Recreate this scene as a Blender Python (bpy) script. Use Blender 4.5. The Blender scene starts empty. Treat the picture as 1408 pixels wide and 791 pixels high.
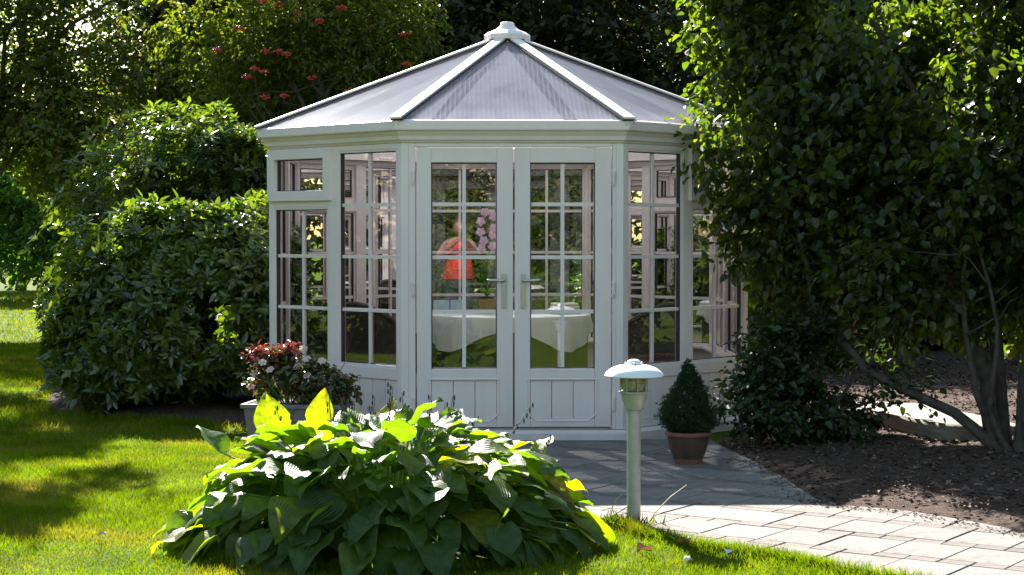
import bpy, bmesh, math, random
import numpy as np
from mathutils import Vector, Matrix, geometry

R = math.radians
scene = bpy.context.scene
C = scene.collection

# ---------------------------------------------------------------- camera, sky, sun, exposure
F_PX, W_PX = 2470.0, 1408.0
CAM_H, HORIZON = 1.47, 323.0
cam_d = bpy.data.cameras.new('camera')
cam = bpy.data.objects.new('camera', cam_d); C.objects.link(cam)
cam_d.sensor_width = 36.0
cam_d.lens = 36.0 * F_PX / W_PX
cam_d.clip_start, cam_d.clip_end = 0.1, 3000
cam.location = (0, 0, CAM_H)
cam.rotation_euler = (R(90) - math.atan((395.5 - HORIZON) / F_PX), 0, 0)
scene.camera = cam

SUN_EL, SUN_AZ = R(35.5), R(-17)                 # azimuth from +Y, towards +X positive
S = Vector((math.sin(SUN_AZ) * math.cos(SUN_EL), math.cos(SUN_AZ) * math.cos(SUN_EL), math.sin(SUN_EL)))
world = bpy.data.worlds.new('World'); scene.world = world
world.use_nodes = True
wn = world.node_tree
bg = wn.nodes['Background']
sky = wn.nodes.new('ShaderNodeTexSky')
sky.sky_type = 'NISHITA'; sky.sun_disc = False
sky.sun_elevation = SUN_EL; sky.sun_rotation = SUN_AZ
sky.air_density = 1.6; sky.dust_density = 0.3; sky.ozone_density = 0.6
wn.links.new(sky.outputs[0], bg.inputs[0]); bg.inputs[1].default_value = 0.063
sun_d = bpy.data.lights.new('sun', 'SUN'); sun_d.energy = 5.0; sun_d.angle = R(0.53); sun_d.color = (1.0, 0.95, 0.88)
sun = bpy.data.objects.new('sun', sun_d); C.objects.link(sun)
sun.rotation_euler = S.to_track_quat('Z', 'Y').to_euler()
sun.location = S * 60

vs = scene.view_settings
vs.view_transform = 'Standard'; vs.look = 'None'; vs.gamma = 1.0; vs.use_curve_mapping = False
vs.exposure = 2.12
scene.render.engine = 'CYCLES'
cy = scene.cycles
cy.max_bounces = 9; cy.diffuse_bounces = 4; cy.glossy_bounces = 4; cy.transmission_bounces = 6; cy.transparent_max_bounces = 24
cy.caustics_reflective = False; cy.caustics_refractive = False
cy.sample_clamp_indirect = 6.0
cy.use_denoising = True

# ---------------------------------------------------------------- helpers
def gp(px, py):
    """ground point (x, y) seen at a pixel of the photograph"""
    d = F_PX * CAM_H / (py - HORIZON)
    return ((px - 704) * d / F_PX, d)

def at(px, py, d):
    return ((px - 704) * d / F_PX, d, CAM_H + (HORIZON - py) * d / F_PX)

def mesh_np(name, V, Fs, mat=None, smooth=False):
    """V (n,3); Fs list of (m,k) int arrays"""
    me = bpy.data.meshes.new(name)
    V = np.asarray(V, np.float32)
    me.vertices.add(len(V)); me.vertices.foreach_set('co', V.ravel())
    loops = np.concatenate([f.ravel() for f in Fs]).astype(np.int32)
    starts, o = [], 0
    for f in Fs:
        m, k = f.shape
        starts.append(o + np.arange(m) * k); o += m * k
    starts = np.concatenate(starts).astype(np.int32)
    me.loops.add(len(loops)); me.loops.foreach_set('vertex_index', loops)
    me.polygons.add(len(starts)); me.polygons.foreach_set('loop_start', starts)
    me.update(calc_edges=True)
    if smooth:
        me.polygons.foreach_set('use_smooth', np.ones(len(starts), bool))
    if mat: me.materials.append(mat)
    return me

def link(name, me, parent=None, loc=None):
    o = bpy.data.objects.new(name, me); C.objects.link(o)
    if parent: o.parent = parent
    if loc: o.location = loc
    return o

def tag(o, label, cat, group=None):
    o['label'] = label; o['category'] = cat
    if group: o['group'] = group
    return o

def thing(name, label, cat, loc=(0, 0, 0), rz=0, group=None):
    o = bpy.data.objects.new(name, None); C.objects.link(o)
    o.empty_display_size = 0.1
    o.location = loc; o.rotation_euler = (0, 0, rz)
    return tag(o, label, cat, group)

def empty(name, parent):
    o = bpy.data.objects.new(name, None); C.objects.link(o); o.parent = parent; o.empty_display_size = 0.05
    return o

def struct(o):
    o['kind'] = 'structure'; return o

def copy_tree(o, parent=None):
    c = o.copy(); C.objects.link(c); c.parent = parent
    for ch in list(o.children): copy_tree(ch, c)
    return c

class MB:
    def __init__(s): s.v = []; s.f = []
    def add(s, vs_, fs_):
        n = len(s.v); s.v += [tuple(p) for p in vs_]; s.f += [tuple(i + n for i in f) for f in fs_]
    def hexa(s, p):
        s.add(p, [(0, 3, 2, 1), (4, 5, 6, 7), (0, 1, 5, 4), (1, 2, 6, 5), (2, 3, 7, 6), (3, 0, 4, 7)])
    def box(s, x0, x1, y0, y1, z0, z1):
        s.hexa([(x0, y0, z0), (x1, y0, z0), (x1, y1, z0), (x0, y1, z0), (x0, y0, z1), (x1, y0, z1), (x1, y1, z1), (x0, y1, z1)])
    def prism(s, poly, z0, z1):
        n = len(poly)
        vs_ = [(x, y, z0) for x, y in poly] + [(x, y, z1) for x, y in poly]
        fs_ = [tuple(range(n))[::-1], tuple(range(n, 2 * n))] + [(i, (i + 1) % n, n + (i + 1) % n, n + i) for i in range(n)]
        s.add(vs_, fs_)
    def lathe(s, prof, seg=24, c=(0, 0, 0), cap=True):
        vs_, fs_ = [], []
        for r, z in prof:
            for k in range(seg):
                a = 2 * math.pi * k / seg
                vs_.append((c[0] + r * math.cos(a), c[1] + r * math.sin(a), c[2] + z))
        for i in range(len(prof) - 1):
            for k in range(seg):
                k2 = (k + 1) % seg
                fs_.append((i * seg + k, i * seg + k2, (i + 1) * seg + k2, (i + 1) * seg + k))
        if cap:
            fs_.append(tuple(range(seg))[::-1]); fs_.append(tuple((len(prof) - 1) * seg + k for k in range(seg)))
        s.add(vs_, fs_)
    def tube(s, pts, rad, seg=8):
        pts = [Vector(p) for p in pts]; n = len(pts)
        if not hasattr(rad, '__len__'): rad = [rad] * n
        vs_, fs_ = [], []; up = None
        for i, p in enumerate(pts):
            t = (pts[min(i + 1, n - 1)] - pts[max(i - 1, 0)]).normalized()
            if up is None:
                up = Vector((0, 0, 1)) if abs(t.z) < 0.9 else Vector((1, 0, 0))
            a = t.cross(up).normalized(); b = a.cross(t).normalized(); up = b
            for k in range(seg):
                an = 2 * math.pi * k / seg
                vs_.append(p + (a * math.cos(an) + b * math.sin(an)) * rad[i])
        for i in range(n - 1):
            for k in range(seg):
                k2 = (k + 1) % seg
                fs_.append((i * seg + k, i * seg + k2, (i + 1) * seg + k2, (i + 1) * seg + k))
        fs_.append(tuple(range(seg))[::-1]); fs_.append(tuple((n - 1) * seg + k for k in range(seg)))
        s.add(vs_, fs_)
    def ball(s, c, r, u=8, v=6, sq=(1, 1, 1)):
        vs_ = [(c[0], c[1], c[2] - r * sq[2])]
        for i in range(1, v):
            th = math.pi * i / v - math.pi / 2
            for k in range(u):
                a = 2 * math.pi * k / u
                vs_.append((c[0] + r * sq[0] * math.cos(th) * math.cos(a), c[1] + r * sq[1] * math.cos(th) * math.sin(a), c[2] + r * sq[2] * math.sin(th)))
        vs_.append((c[0], c[1], c[2] + r * sq[2])); L = len(vs_) - 1
        fs_ = [(0, 1 + (k + 1) % u, 1 + k) for k in range(u)]
        for i in range(v - 2):
            for k in range(u):
                k2 = (k + 1) % u
                fs_.append((1 + i * u + k, 1 + i * u + k2, 1 + (i + 1) * u + k2, 1 + (i + 1) * u + k))
        fs_ += [(1 + (v - 2) * u + k, 1 + (v - 2) * u + (k + 1) % u, L) for k in range(u)]
        s.add(vs_, fs_)
    def mesh(s, name, mat, smooth=False, fix=True):
        me = bpy.data.meshes.new(name); me.from_pydata(s.v, [], s.f)
        if fix:
            bm = bmesh.new(); bm.from_mesh(me); bmesh.ops.recalc_face_normals(bm, faces=bm.faces); bm.to_mesh(me); bm.free()
        if smooth:
            for p in me.polygons: p.use_smooth = True
        me.update()
        if mat: me.materials.append(mat)
        return me
    def build(s, name, mat, parent=None, smooth=False, loc=None, bevel=0):
        o = link(name, s.mesh(name, mat, smooth), parent, loc)
        if bevel:
            m = o.modifiers.new('bevel', 'BEVEL'); m.width = bevel; m.segments = 2; m.limit_method = 'ANGLE'; m.angle_limit = R(40)
        if smooth:
            o.data.set_sharp_from_angle(angle=R(42))
        return o

# ---------------------------------------------------------------- materials
def nodes_of(name):
    m = bpy.data.materials.new(name); m.use_nodes = True
    return m, m.node_tree.nodes, m.node_tree.links

def ramp(N, stops):
    r = N.new('ShaderNodeValToRGB'); e = r.color_ramp.elements
    while len(e) < len(stops): e.new(0.5)
    for el, (p, c) in zip(e, stops): el.position = p; el.color = (*c, 1)
    return r

def simple(name, col, rough=0.5, metal=0.0, spec=0.5, noise=0.0, nscale=8.0, bump=0.0, bscale=60.0, col2=None, detail=5):
    m, N, L = nodes_of(name); b = N['Principled BSDF']
    b.inputs['Roughness'].default_value = rough; b.inputs['Metallic'].default_value = metal
    b.inputs['Specular IOR Level'].default_value = spec
    tc = N.new('ShaderNodeTexCoord')
    if noise or col2:
        nt = N.new('ShaderNodeTexNoise'); nt.inputs['Scale'].default_value = nscale; nt.inputs['Detail'].default_value = detail
        L.new(tc.outputs['Object'], nt.inputs['Vector'])
        c2 = col2 or tuple(c * (1 - noise) for c in col); c1 = col if col2 else tuple(min(1, c * (1 + noise)) for c in col)
        r = ramp(N, [(0.3, c2), (0.7, c1)]); L.new(nt.outputs['Fac'], r.inputs['Fac']); L.new(r.outputs['Color'], b.inputs['Base Color'])
    else:
        b.inputs['Base Color'].default_value = (*col, 1)
    if bump:
        n2 = N.new('ShaderNodeTexNoise'); n2.inputs['Scale'].default_value = bscale; n2.inputs['Detail'].default_value = 6
        L.new(tc.outputs['Object'], n2.inputs['Vector'])
        bp = N.new('ShaderNodeBump'); bp.inputs['Strength'].default_value = bump; bp.inputs['Distance'].default_value = 0.01
        L.new(n2.outputs['Fac'], bp.inputs['Height']); L.new(bp.outputs['Normal'], b.inputs['Normal'])
    return m

def leaf_mat(name, cols, trans=0.4, tcol=None, rough=0.4, spec=0.5, per='island', patch=0.0, pscale=0.7, veins=False, dry=0):
    """leaf: reflecting + letting light through, colour varies from leaf to leaf"""
    m, N, L = nodes_of(name); b = N['Principled BSDF']; out = N['Material Output']
    if per == 'island':
        rnd = N.new('ShaderNodeNewGeometry').outputs['Random Per Island']
    else:
        rnd = N.new('ShaderNodeObjectInfo').outputs['Random']
    n = len(cols)
    r = ramp(N, [(i / max(1, n - 1), c) for i, c in enumerate(cols)]); L.new(rnd, r.inputs['Fac'])
    col = r.outputs['Color']
    if dry:
        tcd = N.new('ShaderNodeTexCoord'); nd = N.new('ShaderNodeTexNoise'); nd.inputs['Scale'].default_value = 1.3; nd.inputs['Detail'].default_value = 7
        L.new(tcd.outputs['Object'], nd.inputs['Vector'])
        md = N.new('ShaderNodeMapRange'); md.inputs['From Min'].default_value = 0.50; md.inputs['From Max'].default_value = 0.72; md.inputs['To Max'].default_value = dry; L.new(nd.outputs['Fac'], md.inputs['Value'])
        xd = N.new('ShaderNodeMix'); xd.data_type = 'RGBA'; L.new(md.outputs[0], xd.inputs['Factor']); L.new(col, xd.inputs[6]); xd.inputs[7].default_value = (0.20, 0.155, 0.05, 1); col = xd.outputs[2]
    if patch:
        tc = N.new('ShaderNodeTexCoord'); nt = N.new('ShaderNodeTexNoise'); nt.inputs['Scale'].default_value = pscale
        L.new(tc.outputs['Object'], nt.inputs['Vector'])
        hs = N.new('ShaderNodeHueSaturation'); mr = N.new('ShaderNodeMapRange')
        mr.inputs['From Min'].default_value = 0.3; mr.inputs['From Max'].default_value = 0.7
        mr.inputs['To Min'].default_value = 1 - patch; mr.inputs['To Max'].default_value = 1 + patch
        L.new(nt.outputs['Fac'], mr.inputs['Value']); L.new(mr.outputs[0], hs.inputs['Value'])
        L.new(col, hs.inputs['Color']); col = hs.outputs['Color']
    L.new(col, b.inputs['Base Color'])
    b.inputs['Roughness'].default_value = rough; b.inputs['Specular IOR Level'].default_value = spec
    tr = N.new('ShaderNodeBsdfTranslucent')
    mul = N.new('ShaderNodeMix'); mul.data_type = 'RGBA'; mul.blend_type = 'MULTIPLY'; mul.inputs['Factor'].default_value = 1.0
    t = tcol or (2.2, 2.0, 0.7)
    mul.inputs[7].default_value = (*t, 1); L.new(col, mul.inputs[6])
    L.new(mul.outputs[2], tr.inputs['Color'])
    if veins:
        uv = N.new('ShaderNodeTexCoord'); sp = N.new('ShaderNodeSeparateXYZ'); L.new(uv.outputs['UV'], sp.inputs[0])
        ma = N.new('ShaderNodeMath'); ma.operation = 'MULTIPLY'; ma.inputs[1].default_value = 44.0; L.new(sp.outputs['Y'], ma.inputs[0])
        sn = N.new('ShaderNodeMath'); sn.operation = 'SINE'; L.new(ma.outputs[0], sn.inputs[0])
        bp = N.new('ShaderNodeBump'); bp.inputs['Strength'].default_value = 0.55; bp.inputs['Distance'].default_value = 0.003
        L.new(sn.outputs[0], bp.inputs['Height']); L.new(bp.outputs['Normal'], b.inputs['Normal'])
    mx = N.new('ShaderNodeMixShader'); mx.inputs[0].default_value = trans
    L.new(b.outputs[0], mx.inputs[1]); L.new(tr.outputs[0], mx.inputs[2]); L.new(mx.outputs[0], out.inputs['Surface'])
    return m

def glass_mat(name, ior=2.0, tint=(0.93, 0.96, 0.94), rough=0.0):
    m, N, L = nodes_of(name); out = N['Material Output']; N.remove(N['Principled BSDF'])
    fr = N.new('ShaderNodeFresnel'); fr.inputs['IOR'].default_value = ior
    tr = N.new('ShaderNodeBsdfTransparent'); tr.inputs[0].default_value = (*tint, 1)
    gl = N.new('ShaderNodeBsdfAnisotropic'); gl.inputs['Roughness'].default_value = rough; gl.inputs['Color'].default_value = (1, 1, 1, 1)
    mx = N.new('ShaderNodeMixShader')
    L.new(fr.outputs[0], mx.inputs[0]); L.new(tr.outputs[0], mx.inputs[1]); L.new(gl.outputs[0], mx.inputs[2])
    L.new(mx.outputs[0], out.inputs['Surface'])
    return m

def roof_mat():
    """twin-wall polycarbonate: cloudy, ribbed, with dusty streaks"""
    m, N, L = nodes_of('polycarbonate'); out = N['Material Output']; b = N['Principled BSDF']
    tc = N.new('ShaderNodeTexCoord')
    uv = N.new('ShaderNodeSeparateXYZ'); L.new(tc.outputs['UV'], uv.inputs[0])
    mu = N.new('ShaderNodeMath'); mu.operation = 'MULTIPLY'; mu.inputs[1].default_value = 2 * math.pi / 0.034; L.new(uv.outputs['X'], mu.inputs[0])
    sn = N.new('ShaderNodeMath'); sn.operation = 'SINE'; L.new(mu.outputs[0], sn.inputs[0])
    mr = N.new('ShaderNodeMapRange'); mr.inputs['From Min'].default_value = 0.4; mr.inputs['From Max'].default_value = 1.0
    L.new(sn.outputs[0], mr.inputs['Value'])                        # rib lines
    mp = N.new('ShaderNodeMapping'); mp.inputs['Scale'].default_value = (2.2, 1.1, 1); L.new(tc.outputs['UV'], mp.inputs[0])
    nt = N.new('ShaderNodeTexNoise'); nt.inputs['Scale'].default_value = 2.2; nt.inputs['Detail'].default_value = 7; L.new(mp.outputs[0], nt.inputs['Vector'])
    dust = N.new('ShaderNodeMapRange'); dust.inputs['From Min'].default_value = 0.5; dust.inputs['From Max'].default_value = 0.78
    L.new(nt.outputs['Fac'], dust.inputs['Value'])
    rc = ramp(N, [(0.0, (0.18, 0.19, 0.235)), (1.0, (0.30, 0.31, 0.365))]); L.new(mr.outputs[0], rc.inputs['Fac']); L.new(rc.outputs['Color'], b.inputs['Base Color'])
    b.inputs['Roughness'].default_value = 0.10; b.inputs['Specular IOR Level'].default_value = 0.02
    bp = N.new('ShaderNodeBump'); bp.inputs['Strength'].default_value = 0.12; bp.inputs['Distance'].default_value = 0.003
    L.new(sn.outputs[0], bp.inputs['Height']); L.new(bp.outputs['Normal'], b.inputs['Normal'])
    tl = N.new('ShaderNodeBsdfTranslucent'); tl.inputs[0].default_value = (0.50, 0.50, 0.54, 1)
    m1 = N.new('ShaderNodeMixShader'); m1.inputs[0].default_value = 0.5
    L.new(b.outputs[0], m1.inputs[1]); L.new(tl.outputs[0], m1.inputs[2])
    tr = N.new('ShaderNodeBsdfTransparent'); tr.inputs[0].default_value = (0.80, 0.83, 0.9, 1)
    ad = N.new('ShaderNodeMath'); ad.operation = 'ADD'; ad.use_clamp = True; ad.inputs[1].default_value = 0.86
    m2_ = N.new('ShaderNodeMath'); m2_.operation = 'MULTIPLY'; m2_.inputs[1].default_value = 0.08; L.new(mr.outputs[0], m2_.inputs[0])
    m3_ = N.new('ShaderNodeMath'); m3_.operation = 'MULTIPLY_ADD'; m3_.inputs[1].default_value = 0.15; L.new(dust.outputs[0], m3_.inputs[0]); L.new(m2_.outputs[0], m3_.inputs[2])
    L.new(m3_.outputs[0], ad.inputs[0])
    mx = N.new('ShaderNodeMixShader'); L.new(ad.outputs[0], mx.inputs[0]); L.new(tr.outputs[0], mx.inputs[1]); L.new(m1.outputs[0], mx.inputs[2])
    L.new(mx.outputs[0], out.inputs['Surface'])
    return m

M = {}
def pvc_mat():
    m, N, L = nodes_of('white_pvc'); b = N['Principled BSDF']; b.inputs['Roughness'].default_value = 0.4
    g = N.new('ShaderNodeNewGeometry')
    mp = N.new('ShaderNodeMapping'); mp.inputs['Scale'].default_value = (7, 7, 1.3); L.new(g.outputs['Position'], mp.inputs[0])
    n1 = N.new('ShaderNodeTexNoise'); n1.inputs['Scale'].default_value = 1.0; n1.inputs['Detail'].default_value = 6; L.new(mp.outputs[0], n1.inputs['Vector'])
    r1 = ramp(N, [(0.25, (0.79, 0.69, 0.665)), (0.55, (0.84, 0.735, 0.71)), (0.85, (0.855, 0.75, 0.725))]); L.new(n1.outputs['Fac'], r1.inputs['Fac'])
    n2 = N.new('ShaderNodeTexNoise'); n2.inputs['Scale'].default_value = 9; n2.inputs['Detail'].default_value = 8; L.new(g.outputs['Position'], n2.inputs['Vector'])
    sp = N.new('ShaderNodeSeparateXYZ'); L.new(g.outputs['Position'], sp.inputs[0])
    zr = N.new('ShaderNodeMapRange'); zr.inputs['From Min'].default_value = 0.0; zr.inputs['From Max'].default_value = 0.30; zr.inputs['To Min'].default_value = 0.62; zr.inputs['To Max'].default_value = 0.0
    L.new(sp.outputs['Z'], zr.inputs['Value'])
    mu = N.new('ShaderNodeMath'); mu.operation = 'MULTIPLY'; L.new(zr.outputs[0], mu.inputs[0]); L.new(n2.outputs['Fac'], mu.inputs[1])
    mx = N.new('ShaderNodeMix'); mx.data_type = 'RGBA'; L.new(mu.outputs[0], mx.inputs['Factor']); L.new(r1.outputs['Color'], mx.inputs[6]); mx.inputs[7].default_value = (0.30, 0.31, 0.22, 1)
    L.new(mx.outputs[2], b.inputs['Base Color'])
    return m
M['pvc'] = pvc_mat()
M['seal'] = simple('black_seal', (0.02, 0.02, 0.022), 0.5)
M['steel'] = simple('brushed_steel', (0.45, 0.45, 0.47), 0.35, metal=1.0)
M['glass'] = glass_mat('double_glazing')
M['roof'] = roof_mat()
M['floor_in'] = simple('dark_carpet', (0.055, 0.06, 0.05), 0.9, noise=0.3, nscale=40)
M['cloth'] = simple('white_linen', (0.78, 0.78, 0.76), 0.85, bump=0.1, bscale=300)
M['wicker'] = simple('dark_wicker', (0.035, 0.026, 0.02), 0.5, noise=0.4, nscale=60, bump=0.6, bscale=90)
M['cushion'] = simple('brown_cushion', (0.16, 0.09, 0.07), 0.9, noise=0.5, nscale=30)
M['wood'] = simple('dark_wood', (0.09, 0.055, 0.035), 0.5)
M['lamp_metal'] = simple('green_grey_lamp_metal', (0.41, 0.42, 0.385), 0.42, metal=0.3, noise=0.12, nscale=22)
M['lamp_shade'] = simple('white_lamp_shade', (0.84, 0.84, 0.83), 0.5, noise=0.02, nscale=20)
M['lamp_glass'] = simple('old_lamp_glass', (0.24, 0.24, 0.17), 0.15, noise=0.5, nscale=60)
M['pot'] = simple('glazed_pot', (0.13, 0.07, 0.045), 0.4, col2=(0.05, 0.042, 0.03), nscale=9, bump=0.1)
M['pot_rim'] = simple('terracotta', (0.22, 0.085, 0.055), 0.6, noise=0.25, nscale=12)
M['soil'] = simple('potting_soil', (0.035, 0.025, 0.018), 0.95, noise=0.4, nscale=50, bump=0.5)
M['planter'] = simple('mauve_grey_planter', (0.20, 0.175, 0.19), 0.7, noise=0.12, nscale=10)
M['bark'] = simple('bark', (0.10, 0.075, 0.055), 0.9, col2=(0.035, 0.027, 0.022), nscale=14, bump=0.9, bscale=30)
M['bark2'] = simple('grey_bark', (0.11, 0.10, 0.085), 0.9, col2=(0.045, 0.04, 0.034), nscale=10, bump=0.8, bscale=24)
M['red'] = simple('red_fabric', (0.45, 0.03, 0.02), 0.8, noise=0.35, nscale=14, bump=0.6, bscale=12)
M['dark_fabric'] = simple('dark_fabric', (0.03, 0.03, 0.035), 0.9)
M['skin'] = simple('skin', (0.30, 0.17, 0.125), 0.55)
M['hair'] = simple('hair', (0.10, 0.06, 0.035), 0.6)
M['black'] = simple('black_plastic', (0.02, 0.02, 0.02), 0.4)
M['blue_card'] = simple('pale_blue_card', (0.42, 0.52, 0.62), 0.6, noise=0.15, nscale=14)
M['napkin'] = simple('cream_paper', (0.72, 0.70, 0.60), 0.8)
M['berry'] = simple('red_berry', (0.40, 0.02, 0.012), 0.35)
M['stalk'] = simple('dry_seed_stalk', (0.06, 0.05, 0.035), 0.8)
M['straw'] = simple('pale_straw', (0.55, 0.50, 0.33), 0.7)
M['petiole'] = simple('pale_green_leaf_stalk', (0.15, 0.24, 0.06), 0.5)
M['orchid'] = leaf_mat('orchid_petal', [(0.70, 0.36, 0.55), (0.80, 0.60, 0.72)], 0.35, (1.1, 0.9, 1.1))
M['rose'] = leaf_mat('pale_rose_petal', [(0.78, 0.55, 0.45), (0.80, 0.68, 0.58)], 0.3, (1.1, 0.9, 0.8))
M['white_petal'] = simple('white_petal', (0.8, 0.8, 0.76), 0.7)
M['dead_leaf'] = leaf_mat('dead_leaf', [(0.20, 0.09, 0.04), (0.30, 0.17, 0.08)], 0.2, (1.4, 1.2, 0.8), per='object')

def ground_mats():
    # lawn
    m, N, L = nodes_of('lawn'); b = N['Principled BSDF']; b.inputs['Roughness'].default_value = 0.95; b.inputs['Specular IOR Level'].default_value = 0.1
    tc = N.new('ShaderNodeTexCoord')
    n1 = N.new('ShaderNodeTexNoise'); n1.inputs['Scale'].default_value = 0.9; n1.inputs['Detail'].default_value = 6; L.new(tc.outputs['Object'], n1.inputs['Vector'])
    n2 = N.new('ShaderNodeTexNoise'); n2.inputs['Scale'].default_value = 70; n2.inputs['Detail'].default_value = 8; L.new(tc.outputs['Object'], n2.inputs['Vector'])
    r1 = ramp(N, [(0.32, (0.055, 0.100, 0.004)), (0.55, (0.090, 0.130, 0.006)), (0.72, (0.140, 0.140, 0.016))]); L.new(n1.outputs['Fac'], r1.inputs['Fac'])
    r2 = ramp(N, [(0.3, (0.45, 0.45, 0.45)), (0.7, (1.35, 1.35, 1.2))]); L.new(n2.outputs['Fac'], r2.inputs['Fac'])
    mu = N.new('ShaderNodeMix'); mu.data_type = 'RGBA'; mu.blend_type = 'MULTIPLY'; mu.inputs['Factor'].default_value = 1
    L.new(r1.outputs['Color'], mu.inputs[6]); L.new(r2.outputs['Color'], mu.inputs[7]); L.new(mu.outputs[2], b.inputs['Base Color'])
    bp = N.new('ShaderNodeBump'); bp.inputs['Strength'].default_value = 1; bp.inputs['Distance'].default_value = 0.03
    L.new(n2.outputs['Fac'], bp.inputs['Height']); L.new(bp.outputs['Normal'], b.inputs['Normal'])
    M['lawn'] = m
    # soil bed
    m, N, L = nodes_of('bed_soil'); b = N['Principled BSDF']; b.inputs['Roughness'].default_value = 0.95; b.inputs['Specular IOR Level'].default_value = 0.15
    tc = N.new('ShaderNodeTexCoord')
    n1 = N.new('ShaderNodeTexNoise'); n1.inputs['Scale'].default_value = 22; n1.inputs['Detail'].default_value = 10; n1.inputs['Roughness'].default_value = 0.7; L.new(tc.outputs['Object'], n1.inputs['Vector'])
    r1 = ramp(N, [(0.3, (0.042, 0.027, 0.019)), (0.55, (0.095, 0.062, 0.045)), (0.75, (0.18, 0.125, 0.095))]); L.new(n1.outputs['Fac'], r1.inputs['Fac'])
    L.new(r1.outputs['Color'], b.inputs['Base Color'])
    bp = N.new('ShaderNodeBump'); bp.inputs['Strength'].default_value = 1; bp.inputs['Distance'].default_value = 0.04
    L.new(n1.outputs['Fac'], bp.inputs['Height']); L.new(bp.outputs['Normal'], b.inputs['Normal'])
    M['bed'] = m
    # stone slabs: per-slab tone + grain + lichen
    m, N, L = nodes_of('sandstone_slab'); b = N['Principled BSDF']; b.inputs['Roughness'].default_value = 0.85; b.inputs['Specular IOR Level'].default_value = 0.25
    tc = N.new('ShaderNodeTexCoord'); oi = N.new('ShaderNodeObjectInfo')
    r0 = ramp(N, [(0, (0.165, 0.146, 0.130)), (0.4, (0.205, 0.178, 0.158)), (0.75, (0.175, 0.161, 0.150)), (1, (0.225, 0.192, 0.166))]); L.new(oi.outputs['Random'], r0.inputs['Fac'])
    n1 = N.new('ShaderNodeTexNoise'); n1.inputs['Scale'].default_value = 9; n1.inputs['Detail'].default_value = 9; n1.inputs['Roughness'].default_value = 0.65; L.new(tc.outputs['Object'], n1.inputs['Vector'])
    r2 = ramp(N, [(0.28, (0.55, 0.54, 0.50)), (0.47, (0.95, 0.95, 0.95)), (0.75, (1.14, 1.12, 1.08))]); L.new(n1.outputs['Fac'], r2.inputs['Fac'])
    mu = N.new('ShaderNodeMix'); mu.data_type = 'RGBA'; mu.blend_type = 'MULTIPLY'; mu.inputs['Factor'].default_value = 1
    L.new(r0.outputs['Color'], mu.inputs[6]); L.new(r2.outputs['Color'], mu.inputs[7]); L.new(mu.outputs[2], b.inputs['Base Color'])
    n2 = N.new('ShaderNodeTexNoise'); n2.inputs['Scale'].default_value = 45; n2.inputs['Detail'].default_value = 6; L.new(tc.outputs['Object'], n2.inputs['Vector'])
    bp = N.new('ShaderNodeBump'); bp.inputs['Strength'].default_value = 0.35; bp.inputs['Distance'].default_value = 0.01
    L.new(n2.outputs['Fac'], bp.inputs['Height']); L.new(bp.outputs['Normal'], b.inputs['Normal'])
    M['slab'] = m
    m2 = m.copy(); m2.name = 'sandstone_sett'; M['sett'] = m2
    for nd in m2.node_tree.nodes:
        if nd.type == 'VALTORGB' and nd.color_ramp.elements[0].position == 0.0:
            for el in nd.color_ramp.elements: el.color = (el.color[0] * .80, el.color[1] * .76, el.color[2] * .74, 1)
    M['joint'] = simple('joint_sand', (0.155, 0.13, 0.105), 0.95, col2=(0.06, 0.06, 0.035), nscale=7, bump=0.5)
    M['rock'] = simple('pale_rock', (0.30, 0.27, 0.22), 0.9, col2=(0.16, 0.145, 0.115), nscale=7, bump=1.0, bscale=26)
ground_mats()

M['grass'] = leaf_mat('grass_blade', [(0.055, 0.105, 0.003), (0.085, 0.142, 0.004), (0.12, 0.15, 0.010)], 0.45, (2.2, 2.1, 0.3), 0.7, 0.06, patch=0.4, pscale=2.3, dry=0.75)
M['hosta'] = leaf_mat('hosta_leaf', [(0.044, 0.088, 0.016), (0.062, 0.114, 0.018), (0.052, 0.098, 0.02), (0.095, 0.145, 0.018)], 0.42, (4.4, 4.2, 0.28), 0.42, 0.42, per='object', veins=True, patch=0.3, pscale=5.0)
M['hosta_y'] = leaf_mat('yellowing_hosta_leaf', [(0.10, 0.14, 0.010), (0.13, 0.15, 0.012), (0.17, 0.15, 0.015)], 0.5, (4.0, 3.9, 0.2), 0.4, 0.45, per='object', veins=True, patch=0.35, pscale=6.0)
M['rhodo'] = leaf_mat('rhododendron_leaf', [(0.032, 0.06, 0.011), (0.062, 0.102, 0.016), (0.125, 0.17, 0.022)], 0.32, (3.2, 3.2, 0.45), 0.30, 0.8)
M['laurel'] = leaf_mat('laurel_leaf', [(0.035, 0.065, 0.014), (0.06, 0.10, 0.02), (0.10, 0.135, 0.025)], 0.34, (3.0, 3.0, 0.5), 0.30, 0.8)
M['bright'] = leaf_mat('bright_shrub_leaf', [(0.05, 0.11, 0.012), (0.08, 0.16, 0.016)], 0.42, (2.0, 2.2, 0.4), 0.45, 0.4)
M['rowan'] = leaf_mat('rowan_leaf', [(0.05, 0.08, 0.013), (0.085, 0.12, 0.017), (0.125, 0.135, 0.02)], 0.46, (2.5, 2.4, 0.5), 0.45, 0.4)
M['copper'] = leaf_mat('copper_green_leaf', [(0.065, 0.10, 0.016), (0.10, 0.14, 0.02), (0.14, 0.11, 0.034), (0.09, 0.135, 0.018)], 0.46, (2.0, 2.3, 0.55), 0.4, 0.45)
M['dark'] = leaf_mat('dark_tree_leaf', [(0.018, 0.03, 0.008), (0.03, 0.045, 0.01), (0.05, 0.065, 0.012)], 0.3, (2.4, 2.2, 0.5), 0.45, 0.4)
M['quince'] = leaf_mat('near_tree_leaf', [(0.021, 0.039, 0.007), (0.034, 0.056, 0.009), (0.058, 0.078, 0.011)], 0.46, (4.6, 4.5, 0.5), 0.40, 0.5)
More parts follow.
